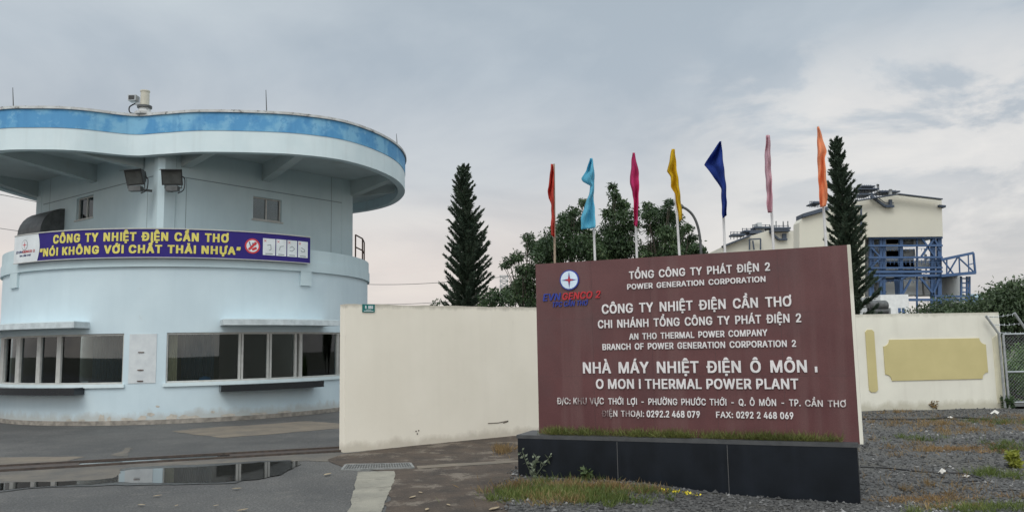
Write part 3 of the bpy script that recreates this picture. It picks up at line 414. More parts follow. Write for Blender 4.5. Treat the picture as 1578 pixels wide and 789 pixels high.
# drain grate
g = [atz(x, y, 0) for x, y in ((527, 725.5), (637, 722), (632, 715), (533, 717.5))]
t = thing('drain_grate', 'grey steel drain grate set in the ground in front of the cream wall', 'drain', tuple(g[0]))
mb = MB()
ex = (g[1] - g[0]); ey = (g[3] - g[0])
for k in (0, 1): mb.bar(g[0] + ey * k + [0, 0, .012], g[1] + (g[2] - g[1]) * k + [0, 0, .012], .035, .024); mb.bar(g[0] + ex * k + [0, 0, .0121], g[3] + (g[2] - g[3]) * k + [0, 0, .0121], .035, .022)
build('frame', mb, grate_m, t); build('gap_shade_sheet', MB().add([tuple(q + [0, 0, .0085]) for q in g], [(0, 1, 2, 3)]), black_m, t)  # flat black sheet under the bars stands in for the shade in the gaps
mb = MB()
for k in range(1, 26):
    p = g[0] + ex * k / 26; q = g[3] + (g[2] - g[3]) * k / 26; mb.bar(p + [0, 0, .014], q + [0, 0, .014], .012, .01)
for k in (1/3, 2/3): mb.bar(g[0] + ey * k + [0, 0, .008], g[1] + (g[2] - g[1]) * k + [0, 0, .008], .012, .012)
build('bars', mb, grate_m, t)

# gravel lot: dips a little towards the right end of the sign
def sst(a, b, x): t = np.clip((x - a) / (b - a), 0, 1); return t * t * (3 - 2 * t)
def gz(x, y): return .012 - .125 * sst(1., 3.3, x) * sst(15, 9.4, y) + .018 * np.sin(x * 2.1 + y * 1.3) * np.sin(y * 1.7 - x) * sst(.5, 2, x)
ledge = [atz(x, y, 0)[:2] for x, y in ((775, 830), (778, 789), (770, 762), (790, 740), (806, 715))] + [np.array((.3, 11.5)), np.array((.6, 14.6)), np.array((5.0, 18.3))]
ys = np.concatenate([np.arange(4.5, 14, .16), np.arange(14, 18.75, .3)])
lx = np.interp(ys, [p[1] for p in ledge], [p[0] for p in ledge]) + rng.normal(0, .04, len(ys)); lx[ys < 7.2] = lx[ys >= 7.2][0]
nu = 70; V = []; Fc = []
for j, y in enumerate(ys):
    for i in range(nu + 1):
        x = lx[j] + (15 - lx[j]) * (i / nu) ** 1.25; V.append((x, y, float(gz(x, y))))
for j in range(len(ys) - 1):
    for i in range(nu): k = j * (nu + 1) + i; Fc.append((k, k + 1, k + nu + 2, k + nu + 1))
struct('gravel_lot', (V, Fc), gravel_m, smooth='all')
# loose stones on it
n = 26000
yy = 5.8 + 12.6 * rng.random(n) ** 1.9; xl = np.interp(yy, ys, lx)
xx = xl + (np.minimum(yy * .72 + .6, 14.5) - xl) * rng.random(n) - .08
s_ = .010 + .016 * rng.random(n) ** 2 + .014 * (rng.random(n) > .96)
oct_ = np.array([(1, 0, 0), (0, 1, 0), (-1, 0, 0), (0, -1, 0), (0, 0, .8), (0, 0, -.6)])
of = np.array([(0, 1, 4), (1, 2, 4), (2, 3, 4), (3, 0, 4), (1, 0, 5), (2, 1, 5), (3, 2, 5), (0, 3, 5)])
a = rng.random(n) * 6.28; P = oct_[None] * (.6 + .8 * rng.random((n, 6, 1))) * s_[:, None, None]
Cx = np.cos(a)[:, None]; Sx = np.sin(a)[:, None]
V = np.stack([P[..., 0] * Cx - P[..., 1] * Sx + xx[:, None], P[..., 0] * Sx + P[..., 1] * Cx + yy[:, None], P[..., 2] + (gz(xx, yy) + s_ * .3)[:, None]], 2).reshape(-1, 3)
Fq = (of[None] + (np.arange(n) * 6)[:, None, None]).reshape(-1, 3)
tag(build('gravel_stones', (V, Fq), stone_m), 'dark grey crushed stones scattered on the gravel lot', 'gravel', kind='stuff')
# road and grass beyond the fence
sheet('service_road', [(11.0, 21.5), (30, 21.5), (30, 29), (11, 29)], .02, asphalt_m, jit=0, px=False)
struct('road_line', MB().add([(11, 24.9, .025), (30, 24.9, .025), (30, 25.05, .025), (11, 25.05, .025)], [(0, 1, 2, 3)]), mat('road_paint', (.5, .5, .48), .8))

# ------------------------------------------------------------------ the guardhouse
C = (-9.14, 23.28); RD = 4.836
def phi(px, z=1.5, r=RD):
    lo, hi = R_(-150), R_(2)
    for _ in range(50):
        m = (lo + hi) / 2
        if proj((C[0] + r * math.cos(m), C[1] + r * math.sin(m), z))[0] < px: lo = m
        else: hi = m
    return lo
gh = thing('guardhouse', 'pale blue round guardhouse with wavy blue banded roof beside the yard', 'guardhouse', (C[0], C[1], 0))
TAU = 2 * math.pi
w1a, w1b = R_(-150), phi(190); w2a, w2b = phi(256), phi(529)
ZS, ZT = .915, 2.068
mb = MB(); mb.arc(C, RD - .2, RD, -math.pi, math.pi, .10, ZS); mb.arc(C, RD - .2, RD, -math.pi, math.pi, ZT, 3.62)
mb.arc(C, RD - .2, RD, w1b, w2a, ZS, ZT); mb.arc(C, RD - .2, RD, w2b, w1a + TAU, ZS, ZT)
build('lower_wall', mb, lower_blue, gh, smooth=True)
mb = MB(); mb.arc(C, RD - .25, RD + .03, -math.pi, math.pi, -.05, .10); build('plinth', mb, plinth_m, gh, smooth=True)
# bare cement where the paint has peeled off, ragged islands low on the wall
for (px, z0, wd, ht) in ((160, .13, .1, .15), (172, .12, .06, .08), (222, .14, .12, .08), (235, .22, .09, .05), (268, .12, .14, .1), (285, .13, .12, .06), (300, .12, .2, .05), (245, .40, .05, .03), (330, .22, .05, .035), (130, .12, .12, .04), (110, .12, .1, .03), (200, .12, .16, .05), (355, .12, .2, .04), (400, .12, .25, .03), (440, .12, .2, .03)):
    p = phi(px); n = 14; ang = [TAU * k / n for k in range(n)]; rr = [.6 + .5 * random.random() for _ in ang]
    mb = MB(); mb.add([(C[0] + (RD + .004) * math.cos(p + wd * r * math.cos(a) / RD), C[1] + (RD + .004) * math.sin(p + wd * r * math.cos(a) / RD), max(.102, z0 + ht * r * math.sin(a))) for a, r in zip(ang, rr)], [tuple(range(n))]); build('peeled_patch', mb, peel_m, gh)
mb = MB(); mb.arc(C, RD - .01, RD + .012, phi(199), phi(241), .93, 2.05); build('bare_panel', mb, white_patch, gh, smooth=True)
for z in (1.22, 1.62, .97): build('rusty_clip', MB().arc(C, RD + .005, RD + .03, phi(213), phi(222), z, z + .02), rust_m, gh)
# cornice and parapet
mb = MB(); mb.arc(C, RD - .2, RD + .06, -math.pi, math.pi, 3.60, 3.86); build('cornice', mb, wall_blue, gh, smooth=True)
mb = MB(); mb.arc(C, RD - .16, RD + .035, -math.pi, math.pi, 3.858, 4.17); build('parapet', mb, wall_blue, gh, smooth=True)
for x0, x1 in ((462, 478), (19, 30)):
    mb = MB(); mb.arc(C, RD - .05, RD + .055, phi(x0, 3.5), phi(x1, 3.5), 3.24, 3.605); build('pilaster', mb, wall_blue, gh, smooth=True)
mb = MB(); mb.lathe((C[0], C[1], 0), [(RD - .15, 3.3), (RD - .15, 3.4)], 64); build('terrace_slab', mb, soffit_m, gh)
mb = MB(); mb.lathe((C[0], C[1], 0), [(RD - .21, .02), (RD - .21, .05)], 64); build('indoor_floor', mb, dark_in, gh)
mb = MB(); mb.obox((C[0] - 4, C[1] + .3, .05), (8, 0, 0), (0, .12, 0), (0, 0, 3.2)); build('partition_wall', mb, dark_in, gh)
# windows: aluminium frames with one mesh of glass each
def window(spans, posts, a, b):
    f = MB(); f.arc(C, RD - .13, RD - .035, a, b, ZS, ZS + .045); f.arc(C, RD - .13, RD - .035, a, b, ZT - .045, ZT)
    for p0, p1 in posts: f.arc(C, RD - .125, RD - .03, phi(p0), phi(p1), ZS + .045, ZT - .045)
    fr = build('window', f, alu_m, gh, smooth=True)
    for p0, p1 in spans:
        g = MB(); g.arc(C, RD - .085, RD - .079, phi(p0), phi(p1), ZS + .04, ZT - .04); build('pane', g, glass_m, fr, smooth=True)
    return fr
window([(-200, 5), (10, 22), (28, 55), (60, 85), (92, 188)], [(-2, 3), (22, 28), (54, 60), (85, 91.5), (188, 190)], w1a, w1b)
window([(258, 368), (376, 413), (419, 455), (468, 521)], [(256, 258), (368, 371.5), (372.5, 375.5), (412.5, 415.5), (416.5, 419.5), (455.5, 458.5), (462.5, 467), (521.5, 523.5), (526, 529)], w2a, w2b)
for a, b in ((w1a, w1b + .01), (w2a - .01, w2b + .01)):
    mb = MB(); mb.arc(C, RD - .02, RD + .05, a, b, ZS - .075, ZS + .004); build('sill', mb, fascia_m, gh, smooth=True)
for a, b, z in ((R_(-146), phi(114, 2.3, RD + .55), 2.20), (phi(343, 2.3, RD + .45), phi(519, 2.3, RD + .45), 2.22)):
    mb = MB(); mb.arc(C, RD - .02, RD + .55, a, b, z, z + .13); o = build('awning', mb, awning_m, gh, smooth=True)
    mb = MB(); mb.arc(C, RD - .02, RD + .535, a + .004, b - .004, z + .132, z + .15); build('awning_top', mb, fascia_m, o, smooth=True)
for a, b, z0, z1 in ((R_(-146), phi(112, .8, RD + .4), .70, .86), (phi(341, .8, RD + .4), phi(501, .8, RD + .4), .69, .845)):
    mb = MB(); mb.arc(C, RD - .02, RD + .36, a, b, z0, z1); build('counter', mb, granite_m, gh, smooth=True)
# upper storey: a square turned with one corner to the yard
Pf, Pr, Pb, Pl = [np.array(p) for p in ((-8.41, 18.98), (-4.72, 23.55), (-10.0, 27.35), (-13.75, 22.9))]
def face_hit(px, a, b, z):      # distance along a->b at pixel column px
    lo, hi = 0., 1.
    up = proj((*b, z))[0] > proj((*a, z))[0]
    for _ in range(40):
        m = (lo + hi) / 2; q = a + (b - a) * m
        if (proj((*q, z))[0] < px) == up: lo = m
        else: hi = m
    return lo
def zat(px, py, a, b):
    zz = 5.; 
    for _ in range(6):
        q = a + (b - a) * face_hit(px, a, b, zz); zz = aty(px, py, q[1])[2]
    return zz
mb = MB(); wins = []
for a, b, hole in ((Pf, Pr, (390, 434, 302, 337)), (Pf, Pl, (143, 117, 300, 334)), (Pr, Pb, None), (Pl, Pb, None)):
    d = b - a; L = np.linalg.norm(d); e = d / L; nrm = np.array([-e[1], e[0]]); ctr = (Pf + Pb) / 2
    if (ctr - a) @ nrm < 0: nrm = -nrm
    e3, n3 = np.array([*e, 0]), np.array([*nrm, 0]); A = np.array([*a, 0.])
    def pc(s0, s1, z0, z1): mb.obox(A + e3 * s0 + [0, 0, z0], e3 * (s1 - s0), n3 * .18, (0, 0, z1 - z0))
    if hole:
        s0, s1 = face_hit(hole[0], a, b, 5.3) * L, face_hit(hole[1], a, b, 5.3) * L
        zt, zb = zat(hole[0], hole[2], a, b), zat(hole[0], hole[3], a, b)
        pc(0, s0, 3.38, 6.62); pc(s1, L, 3.38, 6.62); pc(s0, s1, 3.38, zb); pc(s0, s1, zt, 6.62)
        wins.append((A, e3, n3, s0, s1, zb, zt))
    else: pc(.19 if a is not Pf else 0, L - .19, 3.38, 6.62)
build('upper_wall', mb, wall_blue, gh)
for A, e3, n3, s0, s1, zb, zt in wins:
    f = MB(); o = A + n3 * .07
    f.obox(o + e3 * s0 + [0, 0, zb], e3 * (s1 - s0), n3 * .05, (0, 0, .035)); f.obox(o + e3 * s0 + [0, 0, zt - .035], e3 * (s1 - s0), n3 * .05, (0, 0, .035))
    for q in (s0, (s0 + s1) / 2 - .02, s1 - .035): f.obox(o - n3 * .004 + e3 * q + [0, 0, zb + .001], e3 * .04, n3 * .06, (0, 0, zt - zb - .002))
    f.obox(A - n3 * .03 + e3 * (s0 - .04) + [0, 0, zb - .045], e3 * (s1 - s0 + .08), n3 * .12, (0, 0, .04))
    w = build('upper_window', f, alu_m, gh); g = MB(); g.obox(o + n3 * .02 + e3 * s0 + [0, 0, zb], e3 * (s1 - s0), n3 * .006, (0, 0, zt - zb)); build('pane', g, glass_m, w)
# corner pilasters and joint lines
def corner(p, wd, out, a, b):
    e1 = (a - p) / np.linalg.norm(a - p); e2 = (b - p) / np.linalg.norm(b - p); bis = -(e1 + e2); bis /= np.linalg.norm(bis)
    poly = [p + e1 * wd, p + e1 * wd + bis * out * .4, p + bis * out + e1 * wd * .3, p + bis * out + e2 * wd * .3, p + e2 * wd + bis * out * .4, p + e2 * wd, p - bis * .1]
    m_ = MB().prism([tuple(q) for q in poly], 3.39, 6.615); build('corner_pilaster', m_, wall_blue, gh)
corner(Pf, .36, .12, Pl, Pr); corner(Pr, .42, .06, Pf, Pb); corner(Pl, .3, .06, Pf, Pb)
mb = MB()
for a, b in ((Pf, Pr), (Pf, Pl)):
    d = b - a; L = np.linalg.norm(d); e3 = np.array([*(d / L), 0]); nrm = np.array([e3[1], -e3[0], 0]); 
    if nrm @ np.array([*(a - (Pf + Pb) / 2), 0]) < 0: nrm = -nrm
    A = np.array([*a, 0.])
    mb.obox(A + e3 * .4 + nrm * .003 - nrm * .01 + [0, 0, 5.885], e3 * (L - .8), nrm * .01, (0, 0, .022))
    for s in (.62, L - .8): mb.obox(A + e3 * s - nrm * .008 + [0, 0, 4.0], e3 * .014, nrm * .01, (0, 0, 1.88 if s < 1 else 2.6))
build('wall_joint', mb, joint_m, gh)
# roof: lobed slab with deep fascia
RO = [(-14.62, 22.54), (-14.45, 20.7), (-13.45, 18.95), (-11.9, 18.08), (-10.9, 18.0), (-10.05, 18.16), (-9.05, 18.72), (-8.3, 18.64), (-7.3, 18.50), (-5.92, 18.68), (-5.0, 18.98), (-4.15, 19.6), (-3.5, 20.8), (-3.16, 22.3), (-3.25, 24.1), (-3.95, 26.0), (-5.2, 27.3), (-7.1, 28.1), (-9.3, 27.9), (-11.6, 28.2), (-13.4, 27.2), (-14.4, 25.4)]
out_ = catmull(RO, 10)
def inset(P, d):
    n = len(P); Q = []
    for i in range(n):
        t_ = P[(i + 1) % n] - P[i - 1]; t_ /= np.linalg.norm(t_); Q.append(P[i] + np.array([-t_[1], t_[0]]) * d)
    return Q       # outline runs counter-clockwise -> left normal points inward
def ring(P0, P1, z0, z1):
    n = len(P0); V = [(*p, z0) for p in P0] + [(*p, z0) for p in P1] + [(*p, z1) for p in P1] + [(*p, z1) for p in P0]; Fc = []
    for i in range(n):
        j = (i + 1) % n
        for k in range(4): Fc.append((k * n + i, ((k + 1) % 4) * n + i, ((k + 1) % 4) * n + j, k * n + j))
    return MB().add(V, Fc)
Ain = inset(out_, .2)
roof = build('roof', ring(out_, Ain, 6.30, 6.815), fascia_m, gh, smooth=True, fix=True)
build('blue_band', ring(inset(out_, -.012), Ain, 6.815, 7.255), blueband_m, roof, smooth=True, fix=True)
build('coping', ring(inset(out_, -.05), Ain, 7.255, 7.315), cap_m, roof, smooth=True, fix=True)
mb = MB().prism([tuple(p) for p in inset(out_, .195)], 6.60, 6.75); build('soffit', mb, soffit_m, roof)
def rbeam(p, q, h0, h1, wd=.24):  # tapering beam under the soffit from the wall p to the fascia q
    p, q = np.array(p, float), np.array(q, float); d = (q - p) / np.linalg.norm(q - p); n2 = np.array([-d[1], d[0]]) * wd / 2
    V = []
    for pt, h in ((p, h0), (q, h1)):
        for sgn in (-1, 1): V += [(*(pt + n2 * sgn), 6.598), (*(pt + n2 * sgn), 6.6 - h)]
    build('roof_beam', MB().add(V, [(0, 1, 3, 2), (4, 6, 7, 5), (0, 4, 5, 1), (2, 3, 7, 6), (1, 5, 7, 3), (0, 2, 6, 4)]), soffit_m, roof, fix=True)
mR = Pf + (Pr - Pf) * .49; mL = Pf + (Pl - Pf) * .50
rbeam(mR, (-5.05, 19.25), .46, .2); rbeam(mL, (-12.4, 18.5), .46, .2); rbeam(Pf + (Pr - Pf) * .1, (-7.1, 18.8), .46, .22); rbeam(Pf + (Pl - Pf) * .14, (-10.5, 18.4), .46, .22)
rbeam(Pr, (-3.45, 22.6), .46, .2); rbeam(Pr + (Pb - Pr) * .1, (-3.6, 24.4), .46, .2); rbeam(Pl, (-14.4, 22.0), .46, .2)
# vent hood on the left face
dl = (Pl - Pf) / np.linalg.norm(Pl - Pf); nl = np.array([-dl[1], dl[0]]); nl = -nl if nl @ ((Pf + Pb) / 2 - Pf) > 0 else nl
sA, sB = [face_hit(x, Pf, Pl, 5.1) * np.linalg.norm(Pl - Pf) for x in (99, 63)]
zt, zb = 5.62, 4.93
prof = [(0, zt)] + [(.62 * math.sin(R_(a)), zb + (zt - zb) * math.cos(R_(a))) for a in range(12, 91, 13)] + [(.62, zb), (0, zb)]
P = [np.array([*(Pf + dl * sA + nl * o), z]) for o, z in prof]
hood = build('vent_hood', MB().ext(P, np.array([*(dl * (sB - sA)), 0])), dmetal, gh, fix=True)
# terrace railing at the far right
pr = [np.array([C[0] + (RD - .1) * math.cos(a), C[1] + (RD - .1) * math.sin(a)]) for a in (R_(-8), R_(2), R_(12))]
mb = MB()
for p in pr: mb.bar((*p, 4.15), (*p, 4.85), .035)
for z in (4.85, 4.5):
    for p, q in zip(pr, pr[1:]): mb.bar((*p, z), (*q, z), .03)
build('terrace_railing', mb, rust_m, gh)
# things indoors, seen through the panes
pc_ = phi(262); mb = MB()
for k in range(9):
    a = phi(258) + (phi(271) - phi(258)) * k / 8; r = RD - .2 + .015 * (-1) ** k; mb.add([(C[0] + r * math.cos(a), C[1] + r * math.sin(a), z) for z in (.6, 2.3)], [])
mb.f = [(2 * k, 2 * k + 2, 2 * k + 3, 2 * k + 1) for k in range(8)]
o = build('curtain', mb, curtain_m, loc=(C[0], C[1] - RD + .3, .6)); tag(o, 'beige curtain hanging just inside the right hand guardhouse window', 'curtain')
o.modifiers.new('thickness', 'SOLIDIFY').thickness = .01
navy = mat('navy_cloth', (.02, .055, .10), .9)
for pa, pb, rr_, lab in ((118, 182, .55, 'dark navy curtain inside the left guardhouse window'), (276, 334, .6, 'dark navy curtain inside the right hand guardhouse window')):
    mb = MB(); a0_, a1_ = phi(pa), phi(pb)
    for k in range(25): a = a0_ + (a1_ - a0_) * k / 24; r = RD - rr_ + .02 * (-1) ** k; mb.add([(C[0] + r * math.cos(a), C[1] + r * math.sin(a), z) for z in (.3, 2.35)], [])
    mb.f = [(2 * k, 2 * k + 2, 2 * k + 3, 2 * k + 1) for k in range(24)]; a = (a0_ + a1_) / 2
    o = tag(build('curtain', mb, navy, loc=(C[0] + (RD - rr_) * math.cos(a), C[1] + (RD - rr_) * math.sin(a), .3)), lab, 'curtain'); o.modifiers.new('thickness', 'SOLIDIFY').thickness = .008
for px, lab, c_ in ((318, 'blue cushion on the desk behind the wide guardhouse pane', mat('blue_cloth', (.04, .22, .5), .9)),):
    a = phi(px); r = RD - .45; p = (C[0] + r * math.cos(a), C[1] + r * math.sin(a), .95); mb = MB()
    mb.lathe(p, [(.02, -.08), (.12, -.07), (.15, 0), (.12, .07), (.02, .09)], 14); tag(build('cushion', mb, c_, loc=p, smooth='all'), lab, 'cushion')
for a0_, a1_, lab in ((phi(258), phi(525), 'dark desk running behind the right hand guardhouse window'), (phi(30), phi(188), 'dark desk running behind the left hand guardhouse window')):
    t = thing('desk', lab, 'desk', (C[0], C[1] - RD + .5, .05)); mb = MB(); mb.arc(C, RD - .85, RD - .3, a0_, a1_, .82, .86); build('desk_top', mb, mat('dark_wood', (.05, .035, .025), .5), t, smooth=True)
    mb = MB(); mb.arc(C, RD - .8, RD - .76, a0_, a1_, .05, .82); build('desk_front', mb, mat('dark_wood', (.05, .035, .025), .5), t, smooth=True)
a = phi(123, .97); p = (C[0] + (RD - .15) * math.cos(a), C[1] + (RD - .15) * math.sin(a), ZS); e = np.array([-math.sin(a), math.cos(a), 0])
tag(build('notice_card', MB().obox(np.array(p) - e * .09, e * .18, (0, .01, 0), (0, 0, .075)), bwhite, loc=p), 'small white card standing on the left window ledge', 'card')

# ------------------------------------------------------------------ the banner
RB = RD + .16; b0, b1 = phi(22, 4.1, RB), phi(478, 4.1, RB); BZ0, BZ1 = 3.80, 4.47
bt = thing('banner', 'long violet banner with yellow capitals round the guardhouse front', 'banner', (C[0] + RB * math.cos((b0 + b1) / 2), C[1] + RB * math.sin((b0 + b1) / 2), BZ0))
mb = MB(); mb.arc(C, RB - .03, RB, b0, b1, BZ0, BZ1, R_(.7)); build('panel', mb, banner_m, bt, smooth=True)
def onarc(V, off=0.004, th=.004):   # V: (u metres along the arc, v height, depth 0..1)
    V = np.asarray(V, float); a = V[:, 0] / RB; r = RB + off + (V[:, 2] * th if V.shape[1] > 2 else 0)
    return np.stack([C[0] + r * np.cos(a), C[1] + r * np.sin(a), V[:, 1]], 1)
def pu(px, z=4.1): return phi(px, z, RB) * RB
mb = MB(); mb.arc(C, RB, RB + .015, b0, b1, BZ1 - .012, BZ1 + .012, R_(.7)); mb.arc(C, RB, RB + .012, b0, b1, BZ0 - .012, BZ0 + .008, R_(.7)); build('edging', mb, alu_m, bt, smooth=True)
def poly_arc(name, pts, m, off, parent=bt): return build(name, (onarc(np.array(pts), off), [tuple(range(len(pts)))]), m, parent, fix=False)
u0, u1 = b0 * RB, pu(58)
pts = [(u0, BZ0)] + [(u0 + (u1 - u0) * k / 6, BZ0 + .004) for k in range(1, 6)] + [(u1 + .07 * math.sin(math.pi * k / 12), BZ0 + (BZ1 - BZ0) * k / 12) for k in range(13)] + [(u0 + (u1 - u0) * k / 6, BZ1 - .004) for k in range(5, 0, -1)] + [(u0, BZ1)]
poly_arc('white_field', pts, bwhite, .004)
def disc(cu, cv, r, n=28): return [(cu + r * math.cos(TAU * k / n), cv + r * math.sin(TAU * k / n)) for k in range(n)]
def star(cu, cv, R, r, rot=0): return [(cu + (R if k % 2 == 0 else r) * math.cos(TAU * k / 8 + rot), cv + (R if k % 2 == 0 else r) * math.sin(TAU * k / 8 + rot)) for k in range(8)]
lu = pu(38); lz = 4.22
poly_arc('emblem_ring', disc(lu, lz, .125), bgrey, .006); poly_arc('emblem_disc', disc(lu, lz, .113), bwhite, .008); poly_arc('emblem_star', star(lu, lz, .10, .018), bred, .010)
def btext(s, px0, px1, z, cap, m, bold=.03, name='lettering', word=1.0, sp=1.0, shear=0):
    a, b = pu(px0), pu(px1)
    for V, Fc in text_words(s, bold, word, shear, sp):
        V[:, 0] = a + (b - a) * V[:, 0]; V[:, 1] = z + cap * V[:, 1]; build(name, (onarc(V, .006, .004), Fc), m, bt)
btext('EVN', 26, 35, 4.03, .055, bnavy); btext('GENCO 2', 35.5, 54, 4.03, .055, bred); btext('TPC CẦN THƠ', 31, 48, 3.945, .04, bnavy)
btext('CÔNG TY NHIỆT ĐIỆN CẦN THƠ', 82, 352, 4.19, .185, byellow, .085, word=1.5, sp=1.18)
btext('“NÓI KHÔNG VỚI CHẤT THẢI NHỰA”', 62, 371, 3.905, .175, byellow, .085, word=1.4, sp=1.18)
cu0 = pu(389); cz = 4.13
poly_arc('warning_ring', disc(cu0, cz, .185), bred, .006); poly_arc('warning_disc', disc(cu0, cz, .145), bwhite, .008)
for x0, z0, x1, z1, w_ in ((-.08, .10, -.05, .0, .025), (-.05, 0, .0, .0, .025), (0, 0, .01, .08, .03), (.05, .1, .07, .02, .03), (-.01, -.09, .1, -.04, .06)):
    d = np.array([x1 - x0, z1 - z0]); n2 = np.array([-d[1], d[0]]) / np.linalg.norm(d) * w_ / 2; p = np.array([cu0 + x0, cz + z0]); poly_arc('warning_picture', [tuple(q) for q in (p - n2, p + d - n2, p + d + n2, p + n2)], bnavy if z0 >= 0 else bred, .010)
q = .13 / math.sqrt(2); poly_arc('warning_bar', [(cu0 - q - .02, cz - q + .02), (cu0 - q + .02, cz - q - .02), (cu0 + q + .02, cz + q - .02), (cu0 + q - .02, cz + q + .02)], bred, .012)
for i, (x0, x1) in enumerate(((405, 424), (425.5, 441), (442.5, 457.5), (459, 474))):
    a, b = pu(x0), pu(x1); poly_arc('card', [(a, 3.93), ((a + b) / 2, 3.93), (b, 3.93), (b, 4.34), ((a + b) / 2, 4.34), (a, 4.34)], bwhite, .006)
    for sg in (-1, 1):
        c0 = a + .055; V = [(c0 - .03, 4.28 - .03 * sg - .007), (c0 - .03, 4.28 - .03 * sg + .007), (c0 + .03, 4.28 + .03 * sg + .007), (c0 + .03, 4.28 + .03 * sg - .007)]; poly_arc('cross_mark', V[::-1], bred, .008)
    m_ = (a + b) / 2; w2 = (b - a)
    draw = [[(-.05, .04), (.04, .06), (.05, -.06), (0, -.08)], [(-.05, -.06), (-.03, .03), (.06, .05)], [(-.07, .02), (0, .06), (.07, .0), (.0, -.06), (-.07, -.05)], [(-.05, .05), (.05, .0), (.05, -.05), (-.04, -.05), (-.06, -.02)]][i]
    for p, q in zip(draw, draw[1:]):
        d = np.array(q) - np.array(p); n2 = np.array([-d[1], d[0]]) / np.linalg.norm(d) * .008; P0 = np.array((m_, 4.13)) + p; poly_arc('card_drawing', [tuple(x) for x in (P0 - n2, P0 + d - n2, P0 + d + n2, P0 + n2)], bgrey, .008)
    poly_arc('card_caption', [(m_ - w2 * .3, 3.955), (m_ + w2 * .3, 3.955), (m_ + w2 * .3, 3.975), (m_ - w2 * .3, 3.975)], bgrey, .008)

# ------------------------------------------------------------------ fittings on the guardhouse
def floodlight(px, py, lab, yaw):
    p = aty(px, py, 18.72); t = thing('floodlight', lab, 'floodlight', tuple(p), 'floodlights under the guardhouse roof')
    Rm = Matrix.Rotation(yaw, 3, 'Z') @ Matrix.Rotation(R_(20), 3, 'X')     # looks out to -Y and down
    def tr(P): return [tuple(Vector(p) + Rm @ Vector(q)) for q in P]
    mb = MB(); a, b = .24, .19
    P = [(-a, -.06, -b), (a, -.06, -b), (a, -.06, b), (-a, -.06, b), (-a * .7, .14, -b * .6), (a * .7, .14, -b * .6), (a * .7, .14, b * .7), (-a * .7, .14, b * .7)]
    mb.add(tr(P), [(0, 1, 2, 3), (4, 7, 6, 5), (0, 4, 5, 1), (1, 5, 6, 2), (2, 6, 7, 3), (3, 7, 4, 0)])
    for k in range(7): x = -a * .6 + a * 1.2 * k / 6; mb.add(tr([(x, .13, -b * .5), (x + .012, .13, -b * .5), (x + .012, .19, -b * .4), (x, .19, -b * .4), (x, .13, b * .6), (x + .012, .13, b * .6), (x + .012, .19, b * .5), (x, .19, b * .5)]), [(0, 1, 2, 3), (4, 7, 6, 5), (0, 4, 5, 1), (1, 5, 6, 2), (2, 6, 7, 3), (3, 7, 4, 0)])
    build('housing', mb, black_m, t)
    q = MB(); q.add(tr([(-a * .86, -.064, -b * .82), (a * .86, -.064, -b * .82), (a * .86, -.064, b * .82), (-a * .86, -.064, b * .82)]), [(0, 1, 2, 3)]); build('lens', q, lens_m, t)
    v = MB(); v.add(tr([(-a, -.06, b), (a, -.06, b), (a * 1.02, -.2, b * 1.02), (-a * 1.02, -.2, b * 1.02)]), [(0, 1, 2, 3)]); o = build('visor', v, black_m, t); o.modifiers.new('thickness', 'SOLIDIFY').thickness = .008
    br_ = MB(); px_, py_, pz_ = p
    br_.box((px_ - .14, py_ - .05, pz_ - .34), (px_ + .14, py_ + .1, pz_ - .22)); br_.tube([(px_ - .2, py_ + .05, pz_ - .02), (px_ - .2, py_ + .05, pz_ - .26), (px_ + .2, py_ + .05, pz_ - .26), (px_ + .2, py_ + .05, pz_ - .02)], .014, 6)
    br_.bar((px_, py_ + .05, pz_ - .28), (px_ + (.25 if px < 240 else -.15), py_ + .32, pz_ - .28), .05)
    build('bracket', br_, dmetal, t)
    w_ = MB(); sg = 1; w_.tube(catmull([(px_ + .16, py_ + .1, pz_ + .05), (px_ + .27, py_ + .05, pz_ - .05), (px_ + .25, py_ + .05, pz_ - .3), (px_ + .1, py_ + .08, pz_ - .38)], 5, False), .012, 6); build('cable', w_, hose_m, t)
floodlight(209, 273, 'black floodlight left of the guardhouse corner column under the roof', R_(-14)); floodlight(266, 273, 'black floodlight right of the guardhouse corner column under the roof', R_(8))
# camera and siren housing on the roof edge
p = np.array([-8.83, 18.85, 7.315]); cc = thing('roof_camera', 'beige cylindrical camera mast standing on the roof edge above the floodlights', 'camera', tuple(p))
mb = MB(); mb.lathe(p, [(.22, 0), (.22, .06), (.15, .08), (.12, .18)], 20); build('mount', mb, cap_m, cc, smooth=True)
mb = MB(); mb.lathe(p + [0, 0, .18], [(.17, 0), (.17, .05), (.13, .06)], 20); build('collar', mb, dmetal, cc, smooth=True)
mb = MB(); mb.lathe(p + [0, 0, .23], [(.105, 0), (.10, .34), (.112, .35), (.112, .38)], 20); build('housing', mb, beige_m, cc, smooth=True)
mb = MB(); mb.box(p + [-.34, -.16, .33], p + [-.15, .05, .47]); mb.bar(p + [-.2, -.05, .28], p + [-.08, 0, .26], .07); build('camera_head', mb, galv, cc)
mb = MB(); mb.box(p + [-.32, -.166, .35], p + [-.18, -.158, .45]); build('lens', mb, black_m, cc)
mb = MB(); mb.tube(catmull([p + [-.2, -.02, .3], p + [-.34, -.05, .2], p + [-.32, -.05, .06], p + [-.15, -.05, .02]], 6, False), .016, 6); build('cable', mb, hose_m, cc)
